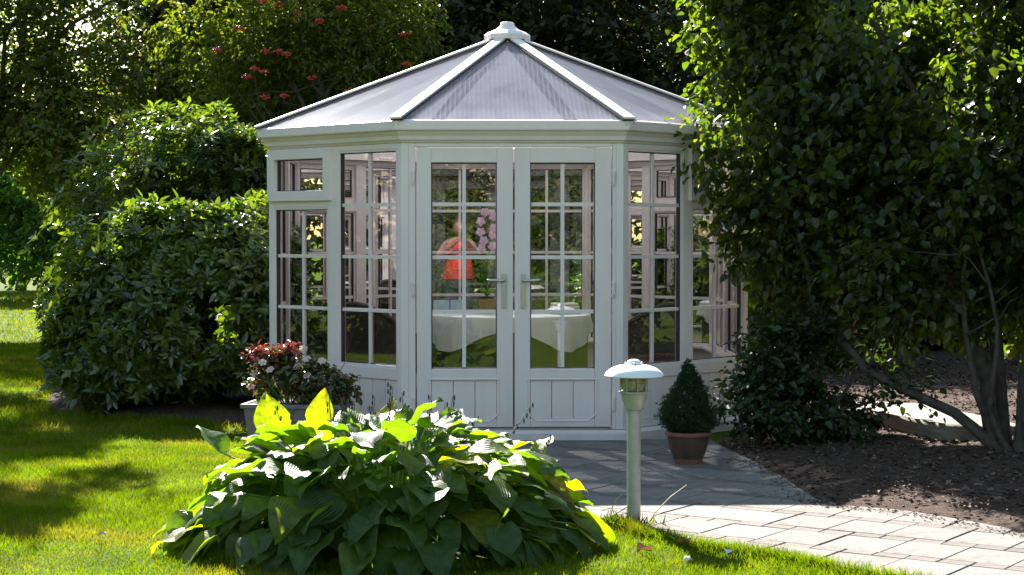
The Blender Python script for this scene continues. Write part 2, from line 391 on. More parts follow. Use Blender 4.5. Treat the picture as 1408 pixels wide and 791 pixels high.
M['shade_shrub'] = leaf_mat('shade_shrub_leaf', [(0.02, 0.04, 0.012), (0.035, 0.06, 0.014)], 0.3, (2.2, 2.2, 0.5), 0.4, 0.45)
M['conifer'] = leaf_mat('conifer_needle', [(0.022, 0.05, 0.014), (0.035, 0.07, 0.02)], 0.15, (1.8, 1.8, 0.6), 0.6, 0.3)
M['roseleaf'] = leaf_mat('rose_leaf', [(0.055, 0.085, 0.022), (0.09, 0.115, 0.035), (0.16, 0.06, 0.04)], 0.3, (2.2, 1.9, 0.7), 0.35, 0.55)
M['redleaf'] = leaf_mat('red_young_leaf', [(0.10, 0.032, 0.026), (0.17, 0.06, 0.045)], 0.35, (2.0, 1.2, 0.9), 0.35, 0.5)
M['mirror_tree'] = leaf_mat('sunlit_tree_leaf', [(0.05, 0.075, 0.014), (0.09, 0.11, 0.018), (0.14, 0.13, 0.025)], 0.3, (2.0, 2.0, 0.6), 0.5, 0.35)
M['litter'] = leaf_mat('bark_chip', [(0.05, 0.032, 0.022), (0.10, 0.064, 0.045), (0.19, 0.13, 0.095)], 0.0, None, 0.85, 0.2)

# ---------------------------------------------------------------- leaf clouds
def unit(v):
    return v / np.maximum(np.linalg.norm(v, axis=-1, keepdims=True), 1e-9)

def vnoise(P, freq, seed, octaves=2):
    r = np.random.default_rng(seed); out = np.zeros(len(P))
    for o in range(octaves):
        for _ in range(4):
            d = unit(r.normal(size=3)); out += np.sin(P @ d * freq * (1.9 ** o) * r.uniform(0.8, 1.25) + r.uniform(0, 6.28)) * 0.6 ** o
    return out / 2.2

def leaves(P, D, Nn, L, Wd, fold=0.25, curl=0.15, six=False):
    n = len(P); D = unit(D); Nn = unit(Nn - D * np.sum(Nn * D, 1, keepdims=True)); Sd = np.cross(D, Nn)
    L = L[:, None]; Wd = Wd[:, None]
    if six:
        a = [P, P + D * L * 0.32 + Sd * Wd * 0.5 + Nn * Wd * fold, P + D * L * 0.7 + Sd * Wd * 0.36 + Nn * (Wd * fold * 0.6 - L * curl * 0.4),
             P + D * L - Nn * L * curl, P + D * L * 0.7 - Sd * Wd * 0.36 + Nn * (Wd * fold * 0.6 - L * curl * 0.4), P + D * L * 0.32 - Sd * Wd * 0.5 + Nn * Wd * fold]
        V = np.stack(a, 1).reshape(-1, 3); b = np.arange(n)[:, None] * 6
        F = np.concatenate([b + np.array([[0, 1, 2, 3]]), b + np.array([[0, 3, 4, 5]])])
    else:
        a = [P, P + D * L * 0.45 + Sd * Wd * 0.5 + Nn * Wd * fold, P + D * L - Nn * L * curl, P + D * L * 0.45 - Sd * Wd * 0.5 + Nn * Wd * fold]
        V = np.stack(a, 1).reshape(-1, 3); b = np.arange(n)[:, None] * 4
        F = np.concatenate([b + np.array([[0, 1, 2]]), b + np.array([[0, 2, 3]])])
    return V, F

def lobe_points(lobes, n, rg, shell=0.45, rough=0.16, gap=-0.5, gfreq=2.2, seed=1, clip=None):
    lob = np.array([[*c, *r] for c, r in lobes], float)
    wts = (lob[:, 3] * lob[:, 4] + lob[:, 4] * lob[:, 5] + lob[:, 3] * lob[:, 5]); wts /= wts.sum()
    outP, outO, got = [], [], 0
    while got < n:
        m = int(n * 1.6) + 50
        k = rg.choice(len(lob), m, p=wts); d = unit(rg.normal(size=(m, 3)))
        rad = shell + (1 - shell) * rg.random(m) ** 0.6
        c, r = lob[k, :3], lob[k, 3:]
        P = c + d * r * rad[:, None]
        P = c + (P - c) * (1 + rough * vnoise(P, 2.6 / r.mean(), seed))[:, None]
        o = unit(d / r)
        keep = vnoise(P, gfreq, seed + 7, 3) > gap
        keep &= rg.random(m) < 1
        if clip is not None: keep &= clip(P)
        outP.append(P[keep]); outO.append(o[keep]); got += keep.sum()
        if keep.sum() == 0: break
    return np.concatenate(outP)[:n], np.concatenate(outO)[:n]

def twig_crown(lobes, n_tw, k, LL, LW, tw, seed, shell=0.45, gap=-0.5, gfreq=2.2, droop=0.35, six=False, rough=0.16, clip=None, lvar=0.5, fold=0.22, curl=0.15):
    rg = np.random.default_rng(seed)
    P, O = lobe_points(lobes, n_tw, rg, shell, rough, gap, gfreq, seed, clip)
    n = len(P)
    T = unit(O * 0.7 + rg.normal(size=(n, 3)) * 0.55 + np.array([0, 0, -0.15 * droop]))
    s = (np.arange(k) + 0.5) / k
    Pl = P[:, None, :] + T[:, None, :] * (tw * (s - 0.5))[None, :, None] + rg.normal(size=(n, k, 3)) * tw * 0.07
    Pl[:, :, 2] -= (s ** 2 * tw * 0.25 * droop)[None]
    side = unit(np.cross(T, np.array([0, 0, 1.0])) + rg.normal(size=(n, 3)) * 0.15)
    sg = np.where(np.arange(k) % 2 == 0, 1, -1)[None, :, None]
    D = T[:, None, :] * 0.6 + side[:, None, :] * sg * 0.8 + rg.normal(size=(n, k, 3)) * 0.35 + np.array([0, 0, -droop])
    Nn = np.array([0, 0, 1.0]) + O[:, None, :] * 0.5 + rg.normal(size=(n, k, 3)) * 0.5
    m = n * k
    sc = 1 + rg.uniform(-lvar, lvar, m)
    return leaves(Pl.reshape(m, 3), D.reshape(m, 3), Nn.reshape(m, 3), LL * sc, LW * sc, fold, curl, six)

def whorl_crown(lobes, n_w, k, LL, LW, seed, shell=0.6, gap=-0.5, gfreq=2.2, tilt=0.35, rough=0.15, clip=None):
    """rosettes of long leaves round a shoot tip, as on a rhododendron"""
    rg = np.random.default_rng(seed)
    P, O = lobe_points(lobes, n_w, rg, shell, rough, gap, gfreq, seed, clip)
    n = len(P)
    A = unit(O * 0.8 + np.array([0, 0, 0.55]) + rg.normal(size=(n, 3)) * 0.35)
    e1 = unit(np.cross(A, np.array([0.3, 0.2, 1.0]))); e2 = np.cross(A, e1)
    an = (np.arange(k) / k * 2 * np.pi)[None] + rg.uniform(0, 6.28, (n, 1)) + rg.normal(size=(n, k)) * 0.2
    rad = e1[:, None] * np.cos(an)[..., None] + e2[:, None] * np.sin(an)[..., None]
    t = tilt + rg.normal(size=(n, 1, 1)) * 0.35 + rg.normal(size=(n, k, 1)) * 0.3
    D = rad + A[:, None] * t - np.array([0, 0, 0.2]); Nn = A[:, None] - rad * t
    Pl = P[:, None] + A[:, None] * rg.uniform(-0.03, 0.02, (n, k, 1)) + rad * 0.008
    m = n * k; sc = rg.uniform(0.6, 1.2, m)
    return leaves(Pl.reshape(m, 3), D.reshape(m, 3), Nn.reshape(m, 3), LL * sc, LW * sc, 0.14, 0.12, True)

def wobble(p0, p1, n, amp, rnd, sag=0.0):
    p0, p1 = Vector(p0), Vector(p1); pts = []
    L = (p1 - p0).length
    for i in range(n):
        t = i / (n - 1); e = math.sin(math.pi * t)
        pts.append(p0.lerp(p1, t) + Vector((rnd.uniform(-1, 1), rnd.uniform(-1, 1), rnd.uniform(-1, 1))) * amp * L * (1 if 0 < i < n - 1 else 0) + Vector((0, 0, sag * e * L)))
    return pts

def woody(root, name, lobes, base, rad, mat, seed, first=0.35, subs=4, stems=1):
    """trunk with limbs into the lobes of the crown; each stem and limb tapers"""
    rnd = random.Random(seed); mb = MB()
    top = Vector(max(lobes, key=lambda l: l[0][2])[0])
    base = Vector(base)
    tp = wobble(base, top, 8, 0.035, rnd)
    mb.tube(tp, [rad * (1.35 if i == 0 else 1) * (1 - 0.85 * i / 7) for i in range(8)], 9)
    for c, r in lobes:
        c = Vector(c)
        k = rnd.randint(2, 4); st = tp[k]
        lp = wobble(st, c, 6, 0.05, rnd, 0.06)
        r0 = rad * 0.5 * (1 - 0.1 * k)
        mb.tube(lp, [r0 * (1 - 0.8 * i / 5) for i in range(6)], 7)
        for _ in range(subs):
            d = Vector((rnd.gauss(0, 1), rnd.gauss(0, 1), rnd.gauss(0.2, 0.8))).normalized()
            e = c + Vector((d.x * r[0], d.y * r[1], d.z * r[2])) * 0.85
            sp = wobble(lp[rnd.randint(2, 4)], e, 5, 0.06, rnd)
            mb.tube(sp, [r0 * 0.35 * (1 - 0.8 * i / 4) for i in range(5)], 5)
    return mb.build(name, mat, root, True)

# ================================================================= GROUND
def sheet(name, poly, z, mat, parent=None):
    tris = geometry.tessellate_polygon([[Vector((x, y, 0)) for x, y in poly]])
    me = bpy.data.meshes.new(name); me.from_pydata([(x, y, z) for x, y in poly], [], [tuple(t) for t in tris])
    bm = bmesh.new(); bm.from_mesh(me)
    for f in bm.faces:
        f.normal_update()
        if f.normal.z < 0: f.normal_flip()
    bm.to_mesh(me); bm.free(); me.materials.append(mat)
    return link(name, me, parent)

lawn = struct(sheet('lawn', [(-400, -300), (400, -300), (400, 600), (-400, 600)], 0.0, M['lawn']))

PATH = [(-1.05, 12.75), (1.40, 12.62), (1.44, 12.2), (1.52, 11.6), (1.62, 10.6), (1.66, 9.75), (1.80, 9.52), (2.05, 9.38), (2.3, 9.02), (2.55, 8.60),
        (3.0, 8.05), (3.6, 7.3), (3.1, 6.7), (2.5, 6.8), (1.95, 7.25), (1.40, 7.82), (1.18, 8.10), (0.88, 8.36), (0.64, 8.72), (0.50, 9.05), (0.1, 9.7), (-0.7, 10.6), (-1.0, 11.6)]
BED = [(1.41, 12.3), (1.50, 11.6), (1.60, 10.6), (1.645, 9.72), (1.78, 9.48), (2.03, 9.34), (2.28, 8.98), (2.53, 8.56), (2.98, 8.01), (3.6, 7.25), (5.5, 6.4), (9, 8), (10, 16),
       (8.5, 23), (4.5, 22), (2.6, 19), (1.9, 16.5), (2.0, 13.4), (1.45, 12.62)]
LEFT_BED = [(-3.75, 14.75), (-3.3, 14.5), (-2.6, 14.35), (-1.95, 13.5), (-1.3, 12.4), (-0.8, 12.55), (-1.9, 13.9), (-1.9, 16.6), (-2.6, 20.5), (-4.3, 20.2), (-4.55, 18.6), (-4.3, 16.8), (-4.05, 15.6)]

def inside(poly, X, Y):
    p = np.array(poly); n = len(p); r = np.zeros(X.shape, bool); j = n - 1
    for i in range(n):
        c = (p[i, 1] > Y) != (p[j, 1] > Y)
        xi = (p[j, 0] - p[i, 0]) * (Y - p[i, 1]) / (p[j, 1] - p[i, 1] + 1e-12) + p[i, 0]
        r ^= c & (X < xi); j = i
    return r

path = struct(sheet('garden_path', PATH, 0.0225, M['joint']))

# soil beds: gently heaped grids trimmed to the outline
def bed_mesh(name, poly, seed, hmax, step=0.07):
    P = np.array(poly); x0, y0 = P.min(0); x1, y1 = P.max(0)
    xs = np.arange(x0, x1 + step, step); ys = np.arange(y0, y1 + step, step)
    X, Y = np.meshgrid(xs, ys); nx, ny = len(xs), len(ys)
    # distance to the outline
    q = np.stack([X.ravel(), Y.ravel()], 1); dist = np.full(len(q), 9e9)
    for i in range(len(P)):
        a, b = P[i], P[(i + 1) % len(P)]; ab = b - a
        t = np.clip(((q - a) @ ab) / (ab @ ab), 0, 1); dist = np.minimum(dist, np.linalg.norm(q - a - t[:, None] * ab, axis=1))
    ins = inside(poly, q[:, 0], q[:, 1])
    sd = np.where(ins, dist, -dist)
    q3 = np.stack([q[:, 0], q[:, 1], 0 * q[:, 0]], 1)
    Z = np.where(sd > 0, hmax * (1 - np.exp(-sd / 0.5)), -0.12) + 0.012 * vnoise(q3, 9, seed, 3) * np.clip(sd * 8, 0, 1) + 0.012
    V = np.stack([q[:, 0], q[:, 1], Z], 1)
    idx = np.arange(nx * ny).reshape(ny, nx)
    Fq = np.stack([idx[:-1, :-1], idx[:-1, 1:], idx[1:, 1:], idx[1:, :-1]], -1).reshape(-1, 4)
    ok = (sd[Fq] > -step * 0.1).any(1)
    V[:, 2] = np.where((sd <= 0) & (sd > -step * 2), -0.02, V[:, 2])
    return struct(link(name, mesh_np(name, V, [Fq[ok]], M['bed'], True))), V, sd
bed, bedV, bedS = bed_mesh('soil_bed', BED, 3, 0.07)
lbed, lbV, lbS = bed_mesh('shrub_bed_soil', LEFT_BED, 5, 0.05)

# bark chips and leaf litter on the right bed
def litter():
    rg = np.random.default_rng(11); n = 26000
    q = np.stack([rg.uniform(1.4, 7, n), rg.uniform(7.2, 20, n)], 1)
    k = inside(BED, q[:, 0], q[:, 1]); q = q[k]; n = len(q)
    P = np.stack([q[:, 0], q[:, 1], np.full(n, 0.075) + rg.uniform(0, 0.02, n)], 1)
    near = np.minimum(1, np.abs(q[:, 0] - 1.65) * 2); P[:, 2] = 0.03 + 0.05 * near + rg.uniform(0, .015, n)
    e = np.array(BED[1:10]); k = rg.integers(0, len(e) - 1, 900); t = rg.random((900, 1)); sp_ = e[k] + (e[k + 1] - e[k]) * t
    sp_[:, 0] -= np.abs(rg.normal(size=900)) * .07; sp_[:, 1] -= np.abs(rg.normal(size=900)) * .05
    P = np.concatenate([P, np.stack([sp_[:, 0], sp_[:, 1], np.full(900, .033)], 1)]); n = len(P)
    D = np.stack([rg.normal(size=n), rg.normal(size=n), rg.normal(size=n) * 0.15], 1); Nn = rg.normal(size=(n, 3)) * 0.35 + np.array([0, 0, 1])
    s = rg.uniform(0.015, 0.05, n); s[-900:] *= .5
    V, F = leaves(P, D, Nn, s, s * 0.6, 0.2, 0.1)
    o = link('leaf_litter', mesh_np('leaf_litter', V, [F], M['litter'])); o['kind'] = 'stuff'
    tag(o, 'brown bark chips and leaf litter strewn over the soil bed', 'leaf litter')
litter()

# paving: slabs in rows, a strip of small setts between the rows
def clip_cell(poly, cell):
    out = poly
    n = len(cell)
    for i in range(n):
        (ax, ay), (bx, by) = cell[i], cell[(i + 1) % n]
        inp, out = out, []
        if not inp: return []
        sd = lambda p: (bx - ax) * (p[1] - ay) - (by - ay) * (p[0] - ax)
        for j in range(len(inp)):
            p, q = inp[j - 1], inp[j]; sp, sq = sd(p), sd(q)
            if sq >= 0:
                if sp < 0: t = sp / (sp - sq); out.append((p[0] + (q[0] - p[0]) * t, p[1] + (q[1] - p[1]) * t))
                out.append(q)
            elif sp >= 0:
                t = sp / (sp - sq); out.append((p[0] + (q[0] - p[0]) * t, p[1] + (q[1] - p[1]) * t))
    return out

def area(p):
    return 0.5 * sum(p[i - 1][0] * p[i][1] - p[i][0] * p[i - 1][1] for i in range(len(p)))

def paving():
    rnd = random.Random(4)
    ang = R(56); U = (math.cos(ang), math.sin(ang)); V = (math.sin(ang), -math.cos(ang))
    O = (1.667, 8.13)
    UP, SL, VP, J = 0.445, 0.350, 0.305, 0.0032
    pin = [(x, y) for x, y in PATH]
    if area(pin) < 0: pin = pin[::-1]
    def piece(name, a0, a1, b0, b1):
        cell = [(O[0] + U[0] * a + V[0] * b, O[1] + U[1] * a + V[1] * b) for a, b in ((a0, b0), (a0, b1), (a1, b1), (a1, b0))]
        if area(cell) < 0: cell = cell[::-1]
        p = clip_cell(pin, cell)
        q = []
        for pt in p:
            if not q or math.dist(pt, q[-1]) > 0.004: q.append(pt)
        if len(q) > 2 and math.dist(q[0], q[-1]) < 0.004: q.pop()
        if len(q) < 3: return
        A = abs(area(q))
        if A < (0.0025 if name == 'paving_sett' else 0.008): return
        cx = sum(t[0] for t in q) / len(q); cy_ = sum(t[1] for t in q) / len(q)
        h = 0.022 + rnd.uniform(-0.0012, 0.0012); tx, ty = rnd.uniform(-.004, .004), rnd.uniform(-.004, .004)
        n = len(q); vs_, ch = [], 0.004
        for x, y in q: vs_.append((x - cx, y - cy_, 0.0))
        for x, y in q: vs_.append((x - cx, y - cy_, h - 0.0025 + (x - cx) * tx + (y - cy_) * ty))
        for x, y in q:
            l = max(1e-6, math.hypot(x - cx, y - cy_)); k = max(0.3, 1 - ch / l)
            vs_.append(((x - cx) * k, (y - cy_) * k, h + (x - cx) * tx + (y - cy_) * ty))
        fs_ = [(i, (i + 1) % n, n + (i + 1) % n, n + i) for i in range(n)] + [(n + i, n + (i + 1) % n, 2 * n + (i + 1) % n, 2 * n + i) for i in range(n)] + [tuple(range(2 * n, 3 * n))]
        mb = MB(); mb.add(vs_, fs_)
        mb.build(name, M['slab' if name == 'paving_slab' else 'sett'], path, loc=(cx, cy_, 0.007))
    for i in range(-10, 14):
        off = 0.15 if i % 2 else 0.0
        for j in range(-16, 16):
            a0 = i * UP; b0 = j * VP + off + rnd.uniform(-.006, .006)
            piece('paving_slab', a0 + J, a0 + SL - J, b0 + J, b0 + VP - J)
            for k in range(2):
                w = VP / 2
                piece('paving_sett', a0 + SL + J * 0.6, a0 + UP - J * 0.6, b0 + k * w + J * 0.6 + rnd.uniform(0, .004), b0 + (k + 1) * w - J * 0.6)
paving()

# grass
HC = (-0.60, 8.50)
def grass():
    rg = np.random.default_rng(21)
    parts = []
    def zone(n, x0, x1, y0, y1, h, w):
        X = rg.uniform(x0, x1, n); Y = rg.uniform(y0, y1, n)
        near = (np.abs(X) < 0.30 * Y + 1.2)
        k = near & ~inside(PATH, X, Y) & ~inside(BED, X, Y) & ~inside(LEFT_BED, X, Y)
        k &= ((X - HC[0]) / 0.85) ** 2 + ((Y - HC[1]) / 0.6) ** 2 > 1
        k &= ~((np.abs(X) < 1.9) & (Y > 12.6) & (Y < 16.3))
        X, Y = X[k], Y[k]; m = len(X)
        P = np.stack([X, Y, np.zeros(m)], 1)
        hh = h * rg.uniform(0.5, 1.25, m) * (1 + 0.25 * vnoise(P, 2.5, 5))
        ln = rg.normal(size=(m, 2)) * 0.5
        a = rg.uniform(0, np.pi, m); sx, sy = np.cos(a) * w / 2, np.sin(a) * w / 2
        B0 = P + np.stack([sx, sy, 0 * sx - 0.003], 1); B1 = P - np.stack([sx, sy, 0 * sx + 0.003], 1)
        T = P + np.stack([ln[:, 0] * hh, ln[:, 1] * hh, hh], 1)
        parts.append(np.stack([B0, B1, T], 1).reshape(-1, 3))
    zone(330000, -5.2, 3.2, 6.6, 12.8, 0.034, 0.0055)
    zone(120000, -8.5, -1.0, 12.8, 24, 0.045, 0.010)
    zone(60000, -14, 4, 20, 46, 0.055, 0.022)
    V = np.concatenate(parts); F = np.arange(len(V)).reshape(-1, 3)
    o = link('grass', mesh_np('grass', V, [F], M['grass'])); o['kind'] = 'stuff'
    tag(o, 'short mown green lawn grass around the path and hosta', 'grass')
    # longer grass fringing the paving and the hosta
    P = []
    pa = np.array(PATH[14:20])
    for i in range(len(pa) - 1):
        t = rg.random(1500)[:, None]; P.append(pa[i] + (pa[i + 1] - pa[i]) * t + rg.normal(size=(1500, 2)) * 0.018)
    t = rg.uniform(-2.4, 0.6, 2600); P.append(np.stack([HC[0] + 0.98 * np.cos(t), HC[1] + 0.72 * np.sin(t)], 1) + rg.normal(size=(2600, 2)) * 0.05)
    q = np.concatenate(P); m = len(q)
    P3 = np.stack([q[:, 0], q[:, 1], np.zeros(m)], 1); hh = rg.uniform(0.025, 0.075, m); a = rg.uniform(0, 3.14, m)
    ln = rg.normal(size=(m, 2)) * 0.45; sx, sy = np.cos(a) * .003, np.sin(a) * .003
    V = np.stack([P3 + np.stack([sx, sy, 0 * sx], 1), P3 - np.stack([sx, sy, 0 * sx], 1), P3 + np.stack([ln[:, 0] * hh, ln[:, 1] * hh, hh], 1)], 1).reshape(-1, 3)
    o = link('edge_grass', mesh_np('edge_grass', V, [np.arange(len(V)).reshape(-1, 3)], M['grass'])); o['kind'] = 'stuff'
    tag(o, 'longer untrimmed grass fringing the paving edge and the hosta', 'grass')
grass()

# ================================================================= GAZEBO
GAZ = thing('gazebo', 'white octagonal summerhouse with glazed sides, double doors and ribbed clear roof', 'summerhouse', (0.003, 12.6, 0), R(1.3))
HS, DG = 0.778, 1.04
OCT = [(-HS, 0), (HS, 0), (HS + DG, DG), (HS + DG, DG + 2 * HS), (HS, 2 * DG + 2 * HS), (-HS, 2 * DG + 2 * HS), (-HS - DG, DG + 2 * HS), (-HS - DG, DG)]
OC = (0, DG + HS)
T8 = math.tan(math.pi / 8)
Z_SILL, Z_HEAD, Z_BASE = 0.53, 2.075, 0.10
BARS = (1.684, 1.312, 0.929)

class Facet:
    def __init__(s, i):
        a, b = OCT[i], OCT[(i + 1) % 8]
        s.i = i; s.a = a; s.len = math.dist(a, b)
        s.u = ((b[0] - a[0]) / s.len, (b[1] - a[1]) / s.len); s.n = (s.u[1], -s.u[0])
    def p(s, u, n, z):
        return (s.a[0] + s.u[0] * u + s.n[0] * n, s.a[1] + s.u[1] * u + s.n[1] * n, z)
    def box(s, mb, u0, u1, n0, n1, z0, z1):
        mb.hexa([s.p(u0, n0, z0), s.p(u1, n0, z0), s.p(u1, n1, z0), s.p(u0, n1, z0), s.p(u0, n0, z1), s.p(u1, n0, z1), s.p(u1, n1, z1), s.p(u0, n1, z1)])
    def ring(s, mb, u0, u1, z0, z1, n0, n1, w, wb=None, wt=None):
        """rectangular frame of four butted members"""
        wb = w if wb is None else wb; wt = w if wt is None else wt
        s.box(mb, u0, u0 + w, n0, n1, z0, z1); s.box(mb, u1 - w, u1, n0, n1, z0, z1)
        s.box(mb, u0 + w, u1 - w, n0, n1, z0, z0 + wb); s.box(mb, u0 + w, u1 - w, n0, n1, z1 - wt, z1)
    def mitred(s, mb, prof):
        """sweep a closed profile [(n, z)] along the facet, mitred at the corners"""
        k = len(prof)
        vs_ = [s.p(-n * T8, n, z) for n, z in prof] + [s.p(s.len + n * T8, n, z) for n, z in prof]
        fs_ = [tuple(range(k)), tuple(range(k, 2 * k))[::-1]] + [(j, (j + 1) % k, k + (j + 1) % k, k + j) for j in range(k)]
        mb.add(vs_, fs_)
    def pane(s, parent, u0, u1, z0, z1, n):
        me = bpy.data.meshes.new('pane'); me.from_pydata([s.p(u0, n, z0), s.p(u1, n, z0), s.p(u1, n, z1), s.p(u0, n, z1)], [], [(0, 1, 2, 3)])
        me.materials.append(M['glass']); return link('pane', me, parent)

FAC = [Facet(i) for i in range(8)]

def bar(f, parent, u0, u1, z0, z1, n0=-0.052, n1=-0.028):
    mb = MB(); f.box(mb, u0, u1, n0, n1, z0, z1); mb.build('glazing_bar', M['pvc'], parent)

def window(f, u0, u1, z0, z1, vertical=True, zs=BARS, vent=False):
    w = empty('window', GAZ)
    mb = MB()
    if vent:
        f.ring(mb, u0 - 0.045, u1 + 0.045, z0 - 0.055, z1 + 0.03, -0.045, 0.024, 0.075)
        u0 += 0.03; u1 -= 0.03; z0 += 0.02; z1 -= 0.045
    else:
        f.ring(mb, u0, u1, z0, z1, -0.06, -0.008, 0.016)
        u0 += 0.016; u1 -= 0.016; z0 += 0.016; z1 -= 0.016
    mb.build('frame', M['pvc'], w, bevel=0.003)
    mb = MB(); f.ring(mb, u0, u1, z0, z1, -0.050, -0.018, 0.006); mb.build('seal', M['seal'], w)
    f.pane(w, u0 + .004, u1 - .004, z0 + .004, z1 - .004, -0.040)
    if vertical:
        m_ = (u0 + u1) / 2; bar(f, w, m_ - 0.011, m_ + 0.011, z0 + .006, z1 - .006)
    for z in zs:
        if z0 + 0.05 < z < z1 - 0.05: bar(f, w, u0 + .006, u1 - .006, z - 0.012, z + 0.012, -0.0535, -0.0265)

BT = 2 * T8 * 0.0   # butt joints at corners handled by the posts
PW = 0.050           # post leg along each facet
for i, f in enumerate(FAC):
    # corner post at the start of this facet
    g = FAC[i - 1]
    c = f.a; ti = 0.075
    poly = [c, (c[0] + f.u[0] * PW, c[1] + f.u[1] * PW), (c[0] + f.u[0] * PW - f.n[0] * ti, c[1] + f.u[1] * PW - f.n[1] * ti),
            (c[0] - (f.n[0] + g.n[0]) * ti * 0.54, c[1] - (f.n[1] + g.n[1]) * ti * 0.54),
            (c[0] - g.u[0] * PW - g.n[0] * ti, c[1] - g.u[1] * PW - g.n[1] * ti), (c[0] - g.u[0] * PW, c[1] - g.u[1] * PW)]
    mb = MB(); mb.prism(poly, Z_BASE, 2.112); mb.build('corner_post', M['pvc'], GAZ, bevel=0.004)
    mb = MB(); f.mitred(mb, [(-0.10, 0.002), (0.045, 0.002), (0.045, 0.075), (0.030, 0.098), (-0.10, 0.098)]); mb.build('base_sill', M['pvc'], GAZ)
    mb = MB(); f.mitred(mb, [(-0.085, 2.114), (0.004, 2.114), (0.012, 2.128), (0.030, 2.134), (0.036, 2.160), (0.050, 2.178), (0.058, 2.192), (0.080, 2.197), (0.084, 2.205), (0.084, 2.262), (0.070, 2.270), (0.0, 2.270), (-0.085, 2.25)])
    mb.build('cornice', M['pvc'], GAZ)
    if i == 0: continue
    L = f.len
    mb = MB(); f.box(mb, PW, L - PW, -0.075, -0.002, Z_HEAD, 2.112); mb.build('head_rail', M['pvc'], GAZ)
    mb = MB(); f.box(mb, PW, L - PW, -0.075, -0.002, 0.445, Z_SILL); mb.build('sill_rail', M['pvc'], GAZ, bevel=0.004)
    mb = MB(); f.box(mb, PW, L - PW, -0.075, -0.002, Z_BASE, 0.17); mb.build('bottom_rail', M['pvc'], GAZ, bevel=0.004)
    mb = MB(); f.box(mb, PW + 0.0, L - PW, -0.155, -0.077, 0.505, 0.528); mb.build('window_board', M['pvc'], GAZ, bevel=0.004)
    mw = 0.055; mid = L / 2
    mb = MB(); f.box(mb, mid - mw, mid + mw, -0.075, -0.003, Z_SILL, Z_HEAD); mb.build('mullion', M['pvc'], GAZ, bevel=0.004)
    nb = 10; bw = (L - 2 * PW) / nb
    for k in range(nb):
        mb = MB(); f.box(mb, PW + k * bw + 0.003, PW + (k + 1) * bw - 0.003, -0.055, -0.014, 0.17, 0.445)
        mb.build('wall_board', M['pvc'], GAZ, bevel=0.004)
    mb = MB(); f.box(mb, PW, L - PW, -0.068, -0.0555, 0.171, 0.444); mb.build('wall_lining', M['pvc'], GAZ)
    halves = [(PW, mid - mw), (mid + mw, L - PW)]
    for k, (u0, u1) in enumerate(halves):
        # the half next to a side facet carries a top-hung vent on the diagonal facets
        vent = (i == 1 and k == 1) or (i == 7 and k == 0) or (i == 3 and k == 0) or (i == 5 and k == 1)
        if vent:
            mb = MB(); f.box(mb, u0, u1, -0.075, -0.004, 1.672, 1.735); mb.build('transom', M['pvc'], GAZ)
            window(f, u0, u1, Z_SILL, 1.672)
            window(f, u0, u1, 1.775, Z_HEAD, False, (), True)
        else:
            window(f, u0, u1, Z_SILL, Z_HEAD)

